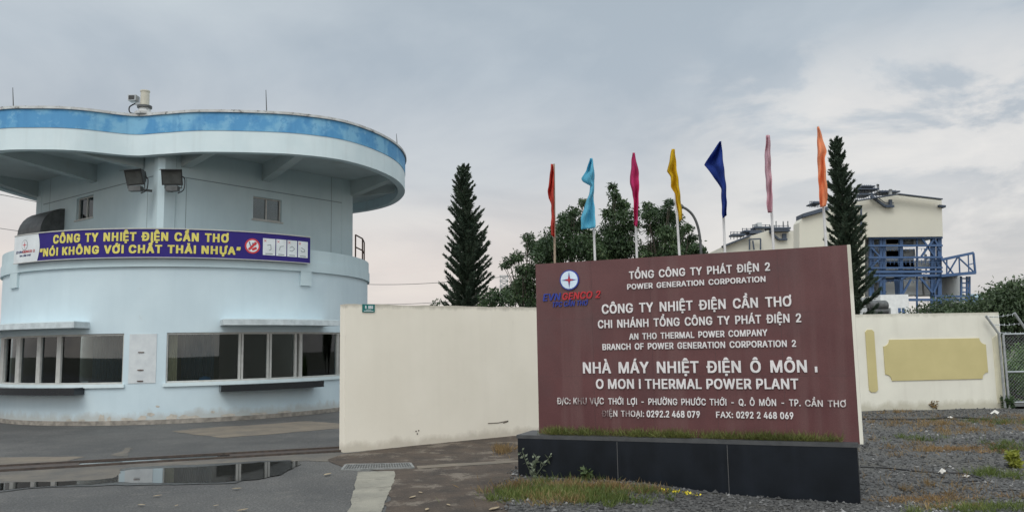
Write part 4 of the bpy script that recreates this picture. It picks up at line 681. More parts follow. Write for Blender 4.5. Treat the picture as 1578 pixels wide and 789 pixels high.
for px, py0, py1, pt, lab in ((21, 170, 133, (-11.6, 18.35), 'thin lightning rod on the roof edge furthest left'), (411, 174, 137, (-5.95, 18.9), 'thin lightning rod on the roof edge above the upper right window'), (612, 224, 208, (-3.2, 22.0), 'thin short lightning rod at the right end of the roof')):
    z = 7.31; d = aty(px, py0, pt[1]); top = aty(px - 1.2, py1, pt[1])
    tag(build('lightning_rod', MB().tube([(d[0], d[1], z), (top[0], top[1], z + (top[2] - d[2]))], [.014, .007], 6), dmetal, loc=(d[0], d[1], z)), lab, 'lightning rod', 'lightning rods on the guardhouse roof')

# ------------------------------------------------------------------ boundary walls
def rag(v, a): return v + random.uniform(-a, a)
wx, wy, wang = -2.682, 12.828, .630; we = np.array([math.cos(wang), math.sin(wang), 0]); wnrm = np.array([-we[1], we[0], 0])
t = thing('boundary_wall', 'plain cream wall between the guardhouse and the maroon sign', 'wall', (wx, wy, 0))
L1 = 9.6; WO = np.array([wx, wy, 0.])
mb = MB(); n = 60; V = []
for k in range(n + 1):
    s = L1 * k / n; zt = 2.33 + (0 if k in (0, n) else random.uniform(-.008, .006))
    for dd, z in ((0, -.05), (0, zt), (.2, zt), (.2, -.05)): V.append(WO + we * s + wnrm * dd + [0, 0, z])
Fc = [(4 * k + j, 4 * k + j + 1, 4 * k + j + 5, 4 * k + j + 4) for k in range(n) for j in range(3)] + [(3, 2, 1, 0), (4 * n, 4 * n + 1, 4 * n + 2, 4 * n + 3)]
build('wall_face', mb.add(V, Fc), cream_m, t, fix=True)
# scar lines and stains on the plaster
def onwall(px, py):
    d = ray(px, py); n2 = wnrm; k = ((WO - O) @ n2) / (d @ n2); return O + d * k
mb = MB()
for a, b in (((752, 652), (768, 651)), ((768, 651), (783, 648)), ((775, 651.5), (783, 649))):
    p, q = onwall(*a) - wnrm * .003, onwall(*b) - wnrm * .003; mb.bar(p, q, .006, .012)
for x, y in ((641, 664), (643, 668), (645, 663)): p = onwall(x, y); mb.bar(p - wnrm * .004 - we * .01, p - wnrm * .004 + we * .01, .006, .02)
build('plaster_crack', mb, mat('crack', (.12, .10, .08), .9), t)
# small teal plate
p = onwall(567, 474.5); pl = thing('number_plate', 'small teal number plate at the top of the cream wall', 'sign', tuple(onwall(567, 481)))
a_, b_ = onwall(558, 481), onwall(577, 469); wid = (b_ - a_) @ we; h_ = b_[2] - a_[2]
build('plate', MB().obox(a_ - wnrm * .015, we * wid, wnrm * .012, (0, 0, h_)), greensign, pl)
def platetext(s, s0, s1, z, cap, parent, org, m=bwhite):
    for V, Fc in text_words(s, .06): W_ = [np.array(org) + we * (s0 + (s1 - s0) * v[0]) - wnrm * (.016 + .002 * v[2]) + [0, 0, z + cap * v[1]] for v in V]; build('lettering', (W_, Fc), m, parent)
platetext('8  888', wid * .2, wid * .85, h_ * .45, h_ * .36, pl, a_); 
mb = MB(); mb.obox(a_ + we * wid * .12 - wnrm * .0165 + [0, 0, h_ * .12], we * wid * .76, wnrm * .001, (0, 0, h_ * .07)); mb.obox(a_ + we * wid * .3 - wnrm * .0165 + [0, 0, h_ * .28], we * wid * .4, wnrm * .001, (0, 0, h_ * .05)); build('small_print', mb, bwhite, pl)

rx, ry, rang = 7.886, 18.642, .095; re_ = np.array([math.cos(rang), math.sin(rang), 0]); rn = np.array([-re_[1], re_[0], 0]); RO_ = np.array([rx, ry, 0.])
t = thing('panelled_wall', 'pale cream wall with ochre panels right of the maroon sign', 'wall', (rx, ry, 0))
sL = -2.9; sR = 3.604
build('wall_face', MB().obox(RO_ + re_ * sL + [0, 0, -.1], re_ * (sR - sL), rn * .2, (0, 0, 2.306)), cream2_m, t)
def onr(px, py):
    d = ray(px, py); k = ((RO_ - O) @ rn) / (d @ rn); q = O + d * k; return (q - RO_) @ re_, q[2]
def rpanel(pts, th=.02):
    P = [RO_ + re_ * s - rn * th + [0, 0, z] for s, z in pts]; return MB().ext(P, rn * (th - .003 + .003))
s0, z0 = onr(1372, 582); s1, z1 = onr(1509, 526); sa, za = onr(1362, 570); sb, zb = onr(1520, 536); q_ = .12
pts = []
for (cx, cz, a0_, a1_) in ((s0 - q_, z0 - .0, 0, 0),): pass
x0, x1, y0, y1 = onr(1362, 550)[0], onr(1520, 550)[0], onr(1440, 585)[1], onr(1440, 522)[1]; q_ = .15
def notch(cx, cy, a0_, a1_): return [(cx + q_ * math.cos(R_(a0_ + (a1_ - a0_) * k / 8)), cy + q_ * math.sin(R_(a0_ + (a1_ - a0_) * k / 8))) for k in range(9)]
pts = notch(x0, y0, 90, 0) + notch(x1, y0, 180, 90) + notch(x1, y1, 270, 180) + notch(x0, y1, 360, 270)
build('ochre_panel', rpanel(pts), ochre_m, t, fix=True)
xa, xb, ya, yb = onr(1333.5, 520)[0], onr(1347, 520)[0], onr(1342, 604)[1], onr(1337, 508)[1]; rr_ = (xb - xa) / 2; rc = .05
pts = [(xa + rc, ya), (xb - rc, ya), (xb, ya + rc), (xb, yb - rc), (xb - rc, yb), (xa + rc, yb), (xa, yb - rc), (xa, ya + rc)]
build('ochre_strip', rpanel(pts), ochre_m, t, fix=True)
sE = onr(1532, 560)[0]; pts = [(sE, .1), (sR + .002, .1), (sR + .002, 1.6), (sR - .04, 1.72), (sE, 1.6)]
build('ochre_strip', rpanel(pts, .012), mat('pale_ochre', (.70, .66, .50), .85), t, fix=True)

# ------------------------------------------------------------------ the maroon sign
SO = np.array([.302, 10.313, 0]); sang = -.411; se = np.array([math.cos(sang), math.sin(sang), 0]); sn = np.array([math.sin(sang), -math.cos(sang), 0])   # sn points to the camera
SW, SZ0, SZ1 = 3.726, .512, 2.656
sg_ = thing('entrance_sign', 'maroon entrance sign wall with raised white lettering on a black base', 'sign', (2.0, 9.6, 0))
def ons(px, py, off=0):
    d = ray(px, py); k = ((SO + sn * off - O) @ sn) / (d @ sn); q = O + d * k; return (q - SO) @ se, q[2]
def sp(s, z, o): return SO + se * s + sn * o + [0, 0, z]
build('panel', MB().obox(sp(0, SZ0 - .02, -.25), se * SW, sn * .25, (0, 0, SZ1 - SZ0 + .02)), maroon_m, sg_)
build('panel_edge', MB().obox(sp(SW, SZ0 - .02, -.255), se * .035, sn * .257, (0, 0, SZ1 - SZ0 + .022)), cream2_m, sg_)
mb = MB()
for s in np.linspace(0, SW, 6)[1:-1]: mb.obox(sp(s, SZ0, 0), se * .003, sn * .0015, (0, 0, SZ1 - SZ0))
for z in (1.22, 1.93): mb.obox(sp(0, z, 0), se * SW, sn * .0012, (0, 0, .003))
build('panel_seams', mb, mat('maroon_seam', (.075, .04, .041), .6), sg_)
B = [np.array(p) for p in ((.03, 10.17), (3.64, 8.72), (3.84, 9.18), (.24, 10.70))]
base = build('base', MB().prism([tuple(p) for p in B], -.3, .47), base_m, sg_)
cB = sum(B) / 4; build('base_ledge', MB().prism([tuple(cB + (p - cB) * 1.008) for p in B], .47, .512), ledge_m, sg_)
mb = MB(); d3 = np.array([*(B[1] - B[0]), 0]); L = np.linalg.norm(d3); d3 /= L; bn = np.array([d3[1], -d3[0], 0])
for px in (951, 1121):
    lo, hi = 0., 1.
    for _ in range(40):
        m_ = (lo + hi) / 2; q = B[0] + (B[1] - B[0]) * m_
        if proj((*q, .3))[0] < px: lo = m_
        else: hi = m_
    build('seam', MB().obox(np.array([*B[0], -.2]) + d3 * lo * L, d3 * .006, bn * .002, (0, 0, .66)), seam_m, base)
def stext(s, l, r, cap, m=letter_m, bold=.045, word=1.6, th=.012, shear=0, sp_=1.05):
    (sa, za), (sb, zb) = ons(*l), ons(*r); z = (za + zb) / 2
    dep = ((sp((sa + sb) / 2, z, 0) - O) @ cw); ch = cap * dep / F
    for V, Fc in text_words(s, bold, word, shear, sp_):
        W_ = [sp(sa + (sb - sa) * v[0], za + (zb - za) * v[0] + ch * v[1], .002 + th * v[2]) for v in V]; build('lettering', (W_, Fc), m, sg_)
stext('TỔNG CÔNG TY PHÁT ĐIỆN 2', (970, 430), (1187, 416.8), 11.6)
stext('POWER GENERATION CORPORATION', (967, 446), (1180, 434), 8.0)
stext('CÔNG TY NHIỆT ĐIỆN CẦN THƠ', (928, 483.3), (1220, 471.3), 14.2, word=1.7)
stext('CHI NHÁNH TỔNG CÔNG TY PHÁT ĐIỆN 2', (922, 505.5), (1235, 496), 12.2)
stext('AN THO THERMAL POWER COMPANY', (970, 523), (1183, 517), 9.2)
stext('BRANCH OF POWER GENERATION CORPORATION 2', (929, 539), (1227, 533.8), 9.3)
stext('NHÀ MÁY NHIỆT ĐIỆN Ô MÔN', (899, 574.7), (1244, 573), 17, word=1.7)
stext('I', (1256, 573), (1260, 573), 8, bold=.07); stext('O MON I THERMAL POWER PLANT', (919, 598.2), (1231, 598.8), 14.5, word=1.0)
stext('Đ/C: KHU VỰC', (859, 622), (931, 622.5), 9.5, worn_m, .03, 1.2)
stext('THỚI LỢI - PHƯỜNG PHƯỚC THỚI - Q. Ô MÔN - TP.', (938, 622.5), (1234, 625.3), 9.6, letter_m, .03, 1.6)
stext('CẦN THƠ', (1241, 625.5), (1304, 626.8), 9.6, worn_m, .03, 1.5)
stext('ĐIỆN THOẠI:', (928, 641), (993, 641.7), 9, worn_m, .03, 1.4); stext('0292.2 468 079', (997, 642), (1079, 643), 9.6, letter_m, .05, 1.0)
stext('FAX:', (1104, 643), (1130, 643.3), 9, letter_m, .03); stext('0292 2 468 069', (1135, 643.5), (1223, 645), 9.6, letter_m, .05, 1.2)
# emblem: disc with a ring and a four-pointed star, name in blue and red
es, ez = ons(878, 431.5); er = 15.8 * 10 / F
def sdisc(name, pts, o, th, m): build(name, MB().ext([sp(es + a, ez + b, o) for a, b in pts], sn * th), m, sg_, fix=True)
sdisc('emblem_ring', disc(0, 0, er, 40), .001, .02, logo_blue); sdisc('emblem_disc', disc(0, 0, er * .88, 40), .02, .004, logo_white)
sdisc('emblem_star', star(0, 0, er * .80, er * .16), .023, .004, logo_blue); sdisc('emblem_star', star(0, 0, er * .5, er * .13), .026, .004, logo_red)
stext('EVN', (837, 463.7), (865, 462), 10.3, logo_blue, .05, shear=.2); stext('GENCO 2', (867, 462), (926, 458.5), 10.3, logo_red, .05, 1.0, shear=.2); stext('TPC CẦN THƠ', (852, 473), (907, 470), 7.4, logo_blue, .05, .9, shear=.25)

# ------------------------------------------------------------------ flags
def interp_edge(pts, n):
    y = [p[1] for p in pts]; x = [p[0] for p in pts]; yy = np.linspace(y[0], y[-1], n); return np.stack([np.interp(yy, y, x), yy], 1)
FL = [('red', 'scarlet', (.62, .07, .045), (853.5, 253), (855, 407), [(849, 253), (847.4, 273), (844, 293.5), (845.3, 306), (849.7, 316), (849, 362)], [(852, 253), (854, 268), (853.5, 281), (853.5, 314), (854.7, 347), (854, 366)], 'leftmost above the emblem'),
      ('light_blue', 'sky blue', (.17, .58, .76), (911, 244), (917, 403), [(909, 244), (903.6, 263), (895.5, 274.5), (897, 279.6), (910, 286.4), (907.5, 301), (900.6, 319), (895.3, 336.6), (895.3, 354)], [(912.8, 244), (915.6, 263), (915.8, 286), (914.3, 301), (916.3, 319), (917.6, 336.6), (917.6, 351)], 'with a torn notch'),
      ('magenta', 'magenta', (.58, .03, .16), (976, 235.7), (981.5, 398.5), [(974.6, 235.7), (972, 265.6), (970.6, 283), (975, 296), (976.7, 321), (977, 346.7)], [(977.7, 235.7), (982, 255.5), (984.8, 268), (984.8, 293.5), (983.5, 321), (981.7, 350.5)], 'in front of the broad tree'),
      ('yellow', 'yellow', (.70, .47, .01), (1037, 230), (1047, 393), [(1035.3, 230), (1028.4, 264.5), (1033.5, 272), (1034, 288.6), (1040, 298.7), (1043.6, 324), (1047.5, 342)], [(1040, 230), (1043, 260.7), (1046, 283.5), (1049, 311), (1051.8, 338)], 'next to the curved street lamp'),
      ('blue', 'royal blue', (.015, .05, .30), (1110.5, 218), (1117, 386), [(1109.6, 218), (1094, 240), (1085, 254.4), (1097, 269.6), (1105.8, 282), (1111.6, 292), (1112, 311), (1113.4, 336.7)], [(1111.6, 218), (1115, 255.6), (1118.4, 283.5), (1120, 311), (1120, 332)], 'blown out to a point'),
      ('pink', 'faded pink', (.70, .46, .52), (1183, 208), (1192, 383), [(1180.5, 208.6), (1178.4, 243), (1179.7, 272), (1181.6, 296), (1181, 312), (1183, 328)], [(1186.4, 208.6), (1187.7, 256.5), (1189.6, 277.8), (1191, 317.7), (1189.6, 327.8)], 'hanging limp and frayed'),
      ('orange', 'orange', (.90, .38, .19), (1260.5, 195), (1273, 378), [(1259.5, 196.6), (1260, 248.5), (1260.9, 277.8), (1263.5, 320)], [(1261.6, 195), (1271.5, 224.6), (1274, 234), (1271.5, 243), (1272.8, 269.8), (1275.5, 304), (1272, 318)], 'beside the right pine')]
def on_off(px, py, off): d = ray(px, py); k = ((SO + sn * off - O) @ sn) / (d @ sn); return O + d * k
for i, (nm, cn, col, pt, pb, le, ri, where) in enumerate(FL):
    OFF = -.42; top, bot = on_off(*pt, OFF), on_off(*pb, OFF); dd = (bot - top) / (bot[2] - top[2]); foot = top + dd * (0 - top[2])
    t = thing('flagpole', f'pole with a {cn} flag behind the sign, {where}', 'flag', tuple(foot), 'festive flags on poles behind the sign')
    build('pole', MB().tube([foot, top + dd * .0], [.019, .014], 10), polerust if i == 0 else pole_m, t, smooth=True)
    fm = leafmat('flag_' + nm, tuple(v * .92 for v in col), tuple(min(1, v * 1.05) for v in col), trans=.45, rough=.85)
    n, m_ = 40, 9; A, Bq = interp_edge(le, n), interp_edge(ri, n); V = []
    for j in range(n):
        for k in range(m_ + 1):
            u = k / m_; px, py = A[j] * (1 - u) + Bq[j] * u; px += .35 * math.sin(j * .7 + i)
            rip = .048 * math.sin(u * 6.5 + j * .16 + i * 1.7) + .012 * math.sin(j * .6 + u * 3 + i) + .02 * math.sin(u * 12 - j * .1)
            V.append(on_off(px, py, OFF + .10 + rip))
    Fc = [(j * (m_ + 1) + k, j * (m_ + 1) + k + 1, (j + 1) * (m_ + 1) + k + 1, (j + 1) * (m_ + 1) + k) for j in range(n - 1) for k in range(m_)]
    o = build('flag', (V, Fc), fm, t, smooth='all'); o.modifiers.new('thickness', 'SOLIDIFY').thickness = .003

# ------------------------------------------------------------------ street lamp
lp = aty(1081, 392, 30); lb = (lp[0] + .05, 30, 0); t = thing('street_lamp', 'grey street lamp with curved arm between the yellow and blue flags', 'street lamp', lb)
arcp = [aty(x, y, 30) for x, y in ((1080.5, 392), (1078.5, 365), (1074, 345), (1067, 331), (1058, 322.5), (1049.5, 318.5))]
build('pole', MB().tube([lb, *catmull(arcp, 4, False)], [.075] + [.05] * 21, 8), dmetal, t, smooth=True)
a_, b_ = np.array(arcp[-1]), np.array(arcp[-2]); build('lamp_head', MB().tube([b_ + (a_ - b_) * .6, a_, a_ + (a_ - b_) * 1.0], [.06, .1, .05], 10), dmetal, t, smooth=True)

# ------------------------------------------------------------------ fence on the right
def fx(px, py, Yd=18.8): return aty(px, py, Yd)
t = thing('chain_link_fence', 'galvanised chain link fence panel with angled barbed wire arms', 'fence', tuple(fx(1546, 625) * [1, 1, 0]))
pb_, pt_, pa_ = fx(1549, 628), fx(1539, 514), fx(1519, 486.5); x0f = pt_[0]
build('post', MB().tube([np.array([pb_[0], 18.8, 0]), pt_, pa_], .03, 8), galv, t, smooth=True)
q0, q1 = fx(1593, 628), fx(1585, 514); build('post', MB().tube([np.array([q0[0], 18.8, 0]), q1, fx(1563, 482)], .03, 8), galv, t, smooth=True)
zf0, zf1 = .12, fx(1545, 515)[2]; fa, fb = x0f + .1, x0f + 3.0
mb = MB()
for z in (zf0, fx(1560, 573)[2], zf1): mb.tube([(fa, 18.8, z), (fb, 18.8, z)], .022, 8)
mb.tube([(fa, 18.8, 0), (fa, 18.8, zf1)], .028, 8); mb.tube([(fb, 18.8, 0), (fb, 18.8, zf1)], .028, 8)
build('gate_frame', mb, galv, t, smooth=True)
mb = MB(); st = .075; Hh = zf1 - zf0; k = -Hh
while k < fb - fa:
    for sgn in (1, -1):
        s0, s1 = max(k, 0), min(k + Hh, fb - fa); z0, z1 = (s0 - k), (s1 - k)
        if sgn < 0: z0, z1 = Hh - z0, Hh - z1
        if s1 > s0 + .01: mb.tube([(fa + s0, 18.8 + .003 * sgn, zf0 + z0), (fa + s1, 18.8 + .003 * sgn, zf0 + z1)], .0028, 3, False)
    k += st
build('wire_mesh', mb, galv, t)
for f_ in (.05, .5, .95):
    p = pt_ + (pa_ - pt_) * f_; q = q1 + (fx(1563, 482) - q1) * f_; wl = RO_ + re_ * (sR - .05); mb = MB(); mb.tube([p - [.0, 0, 0], (p + q) / 2 - [0, 0, .03], q], .005, 4)
    mb.tube([p, p + [.35, .1, -.02 if f_ > .8 else .0]], .005, 4); 
    for k in range(6): c_ = p + (q - p) * (k + .5) / 6 - [0, 0, .015]; mb.tube([c_ + [-.012, -.01, -.03], c_ + [.012, .01, .03]], .004, 3)
    build('barbed_wire', mb, galv, t)

# ------------------------------------------------------------------ trees
def quads(P, D, W_, L_, wd):    # leaves: base points P, direction D, side W, length, width -> rhombus faces
    n = len(P); L_ = np.asarray(L_).reshape(-1, 1); wd = np.asarray(wd).reshape(-1, 1)
    mid = P + D * L_ * .45
    V = np.stack([P, mid + W_ * wd / 2, P + D * L_, mid - W_ * wd / 2], 1).reshape(-1, 3)
    return V, np.arange(4 * n).reshape(-1, 4)
def unit(v): return v / (np.linalg.norm(v, axis=-1, keepdims=True) + 1e-9)
def norfolk(px_base, top, Yd, prof, lab, seed):
    r = np.random.default_rng(seed); tp = aty(*top, Yd); bs = np.array([aty(px_base, 520, Yd)[0], Yd, -.2])
    t = thing('norfolk_pine', lab, 'tree', tuple(bs)); H = tp[2] - bs[2]
    axis = lambda z: bs + (tp - bs) * ((z - bs[2]) / H) + [.05 * math.sin(z * 1.1), 0, 0]
    zz = np.linspace(bs[2], tp[2], 24)
    build('trunk', MB().tube([axis(z) for z in zz], [.17 * (1 - .9 * k / 23) + .012 for k in range(24)], 8), bark_m, t, smooth='all')
    P, D, Wd, Ln, Wi = [], [], [], [], []; z = 1.2; lm = MB()
    py = [p[0] for p in prof]; pw = [p[1] for p in prof]
    while z < H - .12:
        pz = proj(axis(bs[2] + z))[1]; half = np.interp(pz, py, pw) * Yd / F; nb = 8 if half > .85 else 6; off = r.random() * 6.28
        for k in range(nb):
            if r.random() < .06: continue
            a = off + 6.283 * k / nb + r.normal(0, .14); L = half * r.uniform(.72, 1.02) + .08; rise = (.55 + .55 * z / H) * r.uniform(.85, 1.15)
            o = axis(bs[2] + z + r.normal(0, .05) - .35 * half); dirh = np.array([math.cos(a), math.sin(a), 0]); tt = np.linspace(0, 1, 6)
            pts = [o + dirh * L * q + [0, 0, L * rise * (q * .75 + .25 * q * q)] for q in tt]
            lm.tube(pts, [.02 * (1 - .6 * q) for q in tt], 4, False)
            n = int(90 + 220 * L); q = r.uniform(.1, 1, n); q = np.sort(q)
            pos = o + dirh * (L * q)[:, None] + np.stack([0 * q, 0 * q, L * rise * (q * .75 + .25 * q * q)], 1)
            fw = unit(dirh + np.array([0, 0, rise])); side = np.array([-dirh[1], dirh[0], 0]); upv = np.cross(fw, side) * -1
            sg = r.choice([-1, 1], n); lat = unit(fw * r.uniform(.5, 1.1, (n, 1)) + side * sg[:, None] * r.uniform(.1, 1.1, (n, 1)) + np.array([0, 0, 1.]) * r.uniform(-.25, 1.0, (n, 1)))
            pos = np.where(r.random((n, 1)) < .3, o + (pos - o) * .55 + r.normal(0, .05, (n, 3)), pos)
            P.append(pos + r.normal(0, .02, (n, 3))); D.append(lat); Wd.append(unit(np.cross(lat, r.normal(0, 1, (n, 3))))); 
            Ln.append((.16 + .13 * min(1, L)) * r.uniform(.7, 1.2, n) * (1.1 - .35 * q)); Wi.append(r.uniform(.035, .065, n))
        z += (.28 + .20 * (1 - z / H)) * r.uniform(.85, 1.2)
    V, Fc = quads(np.concatenate(P), np.concatenate(D), np.concatenate(Wd), np.concatenate(Ln), np.concatenate(Wi))
    build('branches', lm, bark_m, t); build('crown', (V, Fc), norfolk_m, t)
norfolk(727, (713, 256), 45, [(256, 5), (300, 17), (350, 27), (400, 36), (430, 40), (470, 42), (540, 46)], 'tall Norfolk pine behind the plain cream wall', 3)
norfolk(1318, (1289, 218), 38, [(218, 5), (260, 13), (300, 22), (350, 28), (400, 31), (450, 40), (540, 48)], 'tall Norfolk pine just right of the maroon sign', 5)
def broadleaf(name, lab, px, Yd, ztop, width, n_leaf, seed, leafm=leaf_m, lsize=.17, clumps=None, trunk_h=None, group=None, droop=.5, cl_r=.62, spots=None):
    r = np.random.default_rng(seed); bx = aty(px, 520, Yd)[0]; bs = np.array([bx, Yd, -.2]); t = thing(name, lab, 'tree', tuple(bs), group)
    th = trunk_h or ztop * .38; tm = MB(); tm.tube([bs, bs + [.08, 0, th * .5], bs + [-.05, .05, th]], [.2, .15, .12], 9); CL = []
    nc = clumps or 26
    for k in range(nc):
        for _ in range(60):
            u = r.normal(0, .5, 3)
            if np.linalg.norm(u) < 1: break
        c_ = bs + [u[0] * width * .55, u[1] * width * .5, th * .9 + (ztop - th * .9) * (.5 + .5 * u[2] * 1.05) - .15 * abs(u[0]) * width * .4]
        c_[2] = min(c_[2], ztop - .25); CL.append((c_, cl_r * r.uniform(.6, 1.25)))
    CL[0] = (bs + [r.normal(0, .15), 0, ztop - .25], cl_r * .6)
    if spots:
        CL = []
        for px_, py_, rp in spots:
            rad = rp * Yd / F * 1.05; dep = Yd + r.normal(0, .7)
            for e in range(2): c_ = aty(px_, py_, dep + e * r.normal(0, .5)) + (r.normal(0, rad * .3, 3) if e else 0); CL.append((np.array(c_), rad * (1.0 if e == 0 else .7)))
    for c_, rad in CL:
        st_ = bs + [0, 0, th * r.uniform(.75, 1)]; mid = (st_ + c_) / 2 + r.normal(0, .15, 3); tm.tube(catmull([st_, mid, c_], 3, False), [.04, .036, .032, .028, .022, .016, .01], 5, False)
    build('trunk', tm, bark_m, t, smooth='all')
    w_ = np.array([c[1] ** 2 for c in CL]); idx = r.choice(len(CL), n_leaf, p=w_ / w_.sum()); ce = np.array([c[0] for c in CL])[idx]; ra = np.array([c[1] for c in CL])[idx]
    d = unit(r.normal(0, 1, (n_leaf, 3))); rr = ra[:, None] * (r.random((n_leaf, 1)) ** .5 * (1 + .45 * (r.random((n_leaf, 1)) > .6) * r.random((n_leaf, 1)))) * np.array([1.15, 1.15, .85]); P = ce + d * rr
    sprig = unit(d * .5 + r.normal(0, .6, (n_leaf, 3)) + np.array([0, 0, -droop])); W_ = unit(np.cross(sprig, r.normal(0, 1, (n_leaf, 3)) + [0, 0, 1]))
    V, Fc = quads(P, sprig, W_, lsize * r.uniform(.6, 1.3, n_leaf), lsize * .42 * r.uniform(.7, 1.2, n_leaf)); build('crown', (V, Fc), leafm, t)
def ztop_at(px, py, Yd): return aty(px, py, Yd)[2]
tg = 'leafy trees behind the sign'
TA = [(838,385,14),(850,368,16),(866,352,16),(872,336,12),(884,326,9),(884,345,15),(899,312,7),(900,345,10),(862,385,22),(890,380,24),(848,400,18),(912,387,18),(908,362,12),(826,392,9)]
TB = [(944,288,6),(946,299,8),(951,313,11),(962,317,8),(940,330,12),(957,337,15),(936,352,12),(930,376,18),(955,370,21),(976,347,10),(972,382,16),(925,396,18),(948,396,18),(980,326,6)]
TC = [(998,318,7),(1000,330,11),(1012,325,8),(1021,336,12),(1033,311,6),(1031,324,9),(1040,338,11),(1008,351,13),(1030,360,17),(1051,352,9),(1061,351,6),(1048,376,13),(1010,382,17),(1034,386,16),(1066,366,7),(1072,382,9),(1082,388,7),(993,396,10),(1060,392,12)]
TD = [(814,365,7),(818,375,9),(798,395,10),(785,402,8),(778,408,6),(824,385,10),(838,372,8),(805,414,9),(811,434,16),(801,447,17),(819,454,19),(790,457,13),(824,414,13),(783,446,8)]
broadleaf('leafy_tree', 'dark leafy tree behind the red and sky blue flags', 872, 36, 9.5, 4.2, 11000, 21, group=tg, spots=TA, lsize=.17, droop=.7)
broadleaf('leafy_tree', 'tallest leafy tree, behind the magenta flag', 948, 37, 10, 4.0, 10500, 22, group=tg, spots=TB, lsize=.17, droop=.7)
broadleaf('leafy_tree', 'leafy tree behind the yellow flag and the street lamp', 1028, 36, 9, 3.4, 9500, 23, group=tg, spots=TC, lsize=.17, droop=.7)
broadleaf('leafy_tree', 'low leafy tree between the left pine and the sign', 812, 38, 7, 2.6, 7000, 24, group=tg, spots=TD, lsize=.17, droop=.7)
broadleaf('leafy_tree', 'low leafy tree showing above the sign right of the street lamp', 1075, 40, ztop_at(1078, 368, 40), 1.6, 3500, 29, group=tg, clumps=10)
broadleaf('shrub', 'low shrub at the foot of the left pine', 760, 34, ztop_at(760, 440, 34), 1.8, 5000, 25, leaf_m, clumps=12, trunk_h=.8)
tg = 'trees right of the power plant'
broadleaf('leafy_tree', 'wide leafy tree behind the chain link fence at the right edge', 1572, 31, ztop_at(1572, 428, 31), 3.2, 13000, 26, leaf2_m, group=tg, clumps=28)
broadleaf('leafy_tree', 'leafy tree beside the end of the ochre panelled wall', 1530, 33, ztop_at(1530, 440, 33), 2.2, 9000, 27, leaf2_m, group=tg, clumps=20)
broadleaf('leafy_tree', 'tall leafy tree cut by the right edge of the view', 1620, 34, ztop_at(1620, 405, 34), 3.6, 9000, 28, leaf2_m, group=tg, clumps=24)
tg = 'shrubs above the panelled wall'
for px, py, w_, sd_, lab in ((1428, 461, 1.6, 31, 'left shrub showing above the panelled wall'), (1468, 458, 1.9, 32, 'middle shrub showing above the panelled wall'), (1500, 466, 1.3, 33, 'right small shrub showing above the panelled wall')):
    broadleaf('shrub', lab, px, 40, ztop_at(px, py, 40), w_, 4500, sd_, leaf2_m, clumps=12, group=tg)
for px, py, Yd, w_, sd_, lab in ((1556, 540, 21.2, .8, 41, 'bright green shrub close behind the fence post'), (1580, 528, 21.6, .9, 42, 'bright green shrub behind the fence at the picture edge'), (1612, 545, 21.4, .9, 43, 'green shrub behind the fence beyond the picture edge')):
    broadleaf('shrub', lab, px, Yd, ztop_at(px, py, Yd), w_, 7000, sd_, green_m, .10, 16, .25, 'green shrubs behind the fence', cl_r=.36)
broadleaf('distant_tree', 'tiny dark tree far behind the plain cream wall', 671, 120, ztop_at(671, 461, 120), 1.6, 700, 51, leaf_m, .5, 8, cl_r=.8)

# ------------------------------------------------------------------ power plant far behind
YP = 230
def pp(px, py, Y_=YP): return aty(px, py, Y_)
t = thing('boiler_house', 'tall cream clad boiler house on blue steel frame right of the sign', 'power plant', (pp(1392, 520)[0], YP, 0))
front = [(1334, 365.5), (1453, 364.5), (1451, 308), (1446, 307.5), (1384, 300), (1322, 310), (1286, 319), (1286, 345), (1334, 348)]
build('cladding', MB().ext([pp(*p) for p in front], (0, 34, 0)), clad_m, t, fix=True)
build('annex_cladding', MB().ext([pp(x, y, YP - 1.5) for x, y in ((1232, 520), (1333, 520), (1333, 327), (1285, 320), (1240, 331), (1232, 343))], (0, 5, 0)), clad_m, t, fix=True)
mb = MB()
for a, b in (((1451, 308), (1384, 300)), ((1384, 300), (1322, 310)), ((1236, 335), (1276, 324))): build('roof_trim', MB().bar(pp(*a, YP - 2) + [0, 0, .1], pp(*b, YP - 2) + [0, 0, .1], 1.5, .28), steel_dark, t)
build('eave_box', MB().bar(pp(1445, 318), pp(1455, 319), 2, .6), steel_dark, t)
mb = MB(); mb.ext([pp(x, y, YP - 2.5) for x, y in ((1238, 335.5), (1276, 324), (1276, 318), (1238, 329))], (0, 6, 0)); build('roof_monitor', mb, steel_dark, t, fix=True)
for (x0, x1, y) in ((1316, 1348, 294), (1322, 1342, 290), (1350, 1380, 298), (1318, 1338, 302), (1248, 1262, 315)):
    mb = MB(); mb.bar(pp(x0, y, YP + 4), pp(x1, y, YP + 4), 6, .35)
    for k in range(7): x = x0 + (x1 - x0) * k / 6; mb.bar(pp(x, y + 5, YP + 3), pp(x, y - 5, YP + 3), .14)
    mb.bar(pp(x0, y - 4, YP + 3), pp(x1, y - 4, YP + 3), .12); build('roof_platform', mb, steel_dark, t)
mb = MB(); mb.bar(pp(1353, 300, YP + 3), pp(1353, 285, YP + 3), .5); mb.bar(pp(1351, 285, YP + 3), pp(1354, 286, YP + 3), .5); build('vent_pipe', mb, plantgrey, t); build('vent_pipe', MB().bar(pp(1372, 300), pp(1372, 292), .7), plantgrey, t); mb = MB()
mb.bar(pp(1342, 302, YP - 1), pp(1364, 318, YP - 1), 1, .6); mb.bar(pp(1364, 318, YP - 1), pp(1377, 318, YP - 1), 1, .7); mb.bar(pp(1343, 297, YP - 1), pp(1364, 313, YP - 1), .2); mb.bar(pp(1364, 313, YP - 1), pp(1377, 313, YP - 1), .2); mb.bar(pp(1372, 316, YP - 1), pp(1372, 308, YP - 1), .8); build('outside_stair', mb, steel_dark, t)
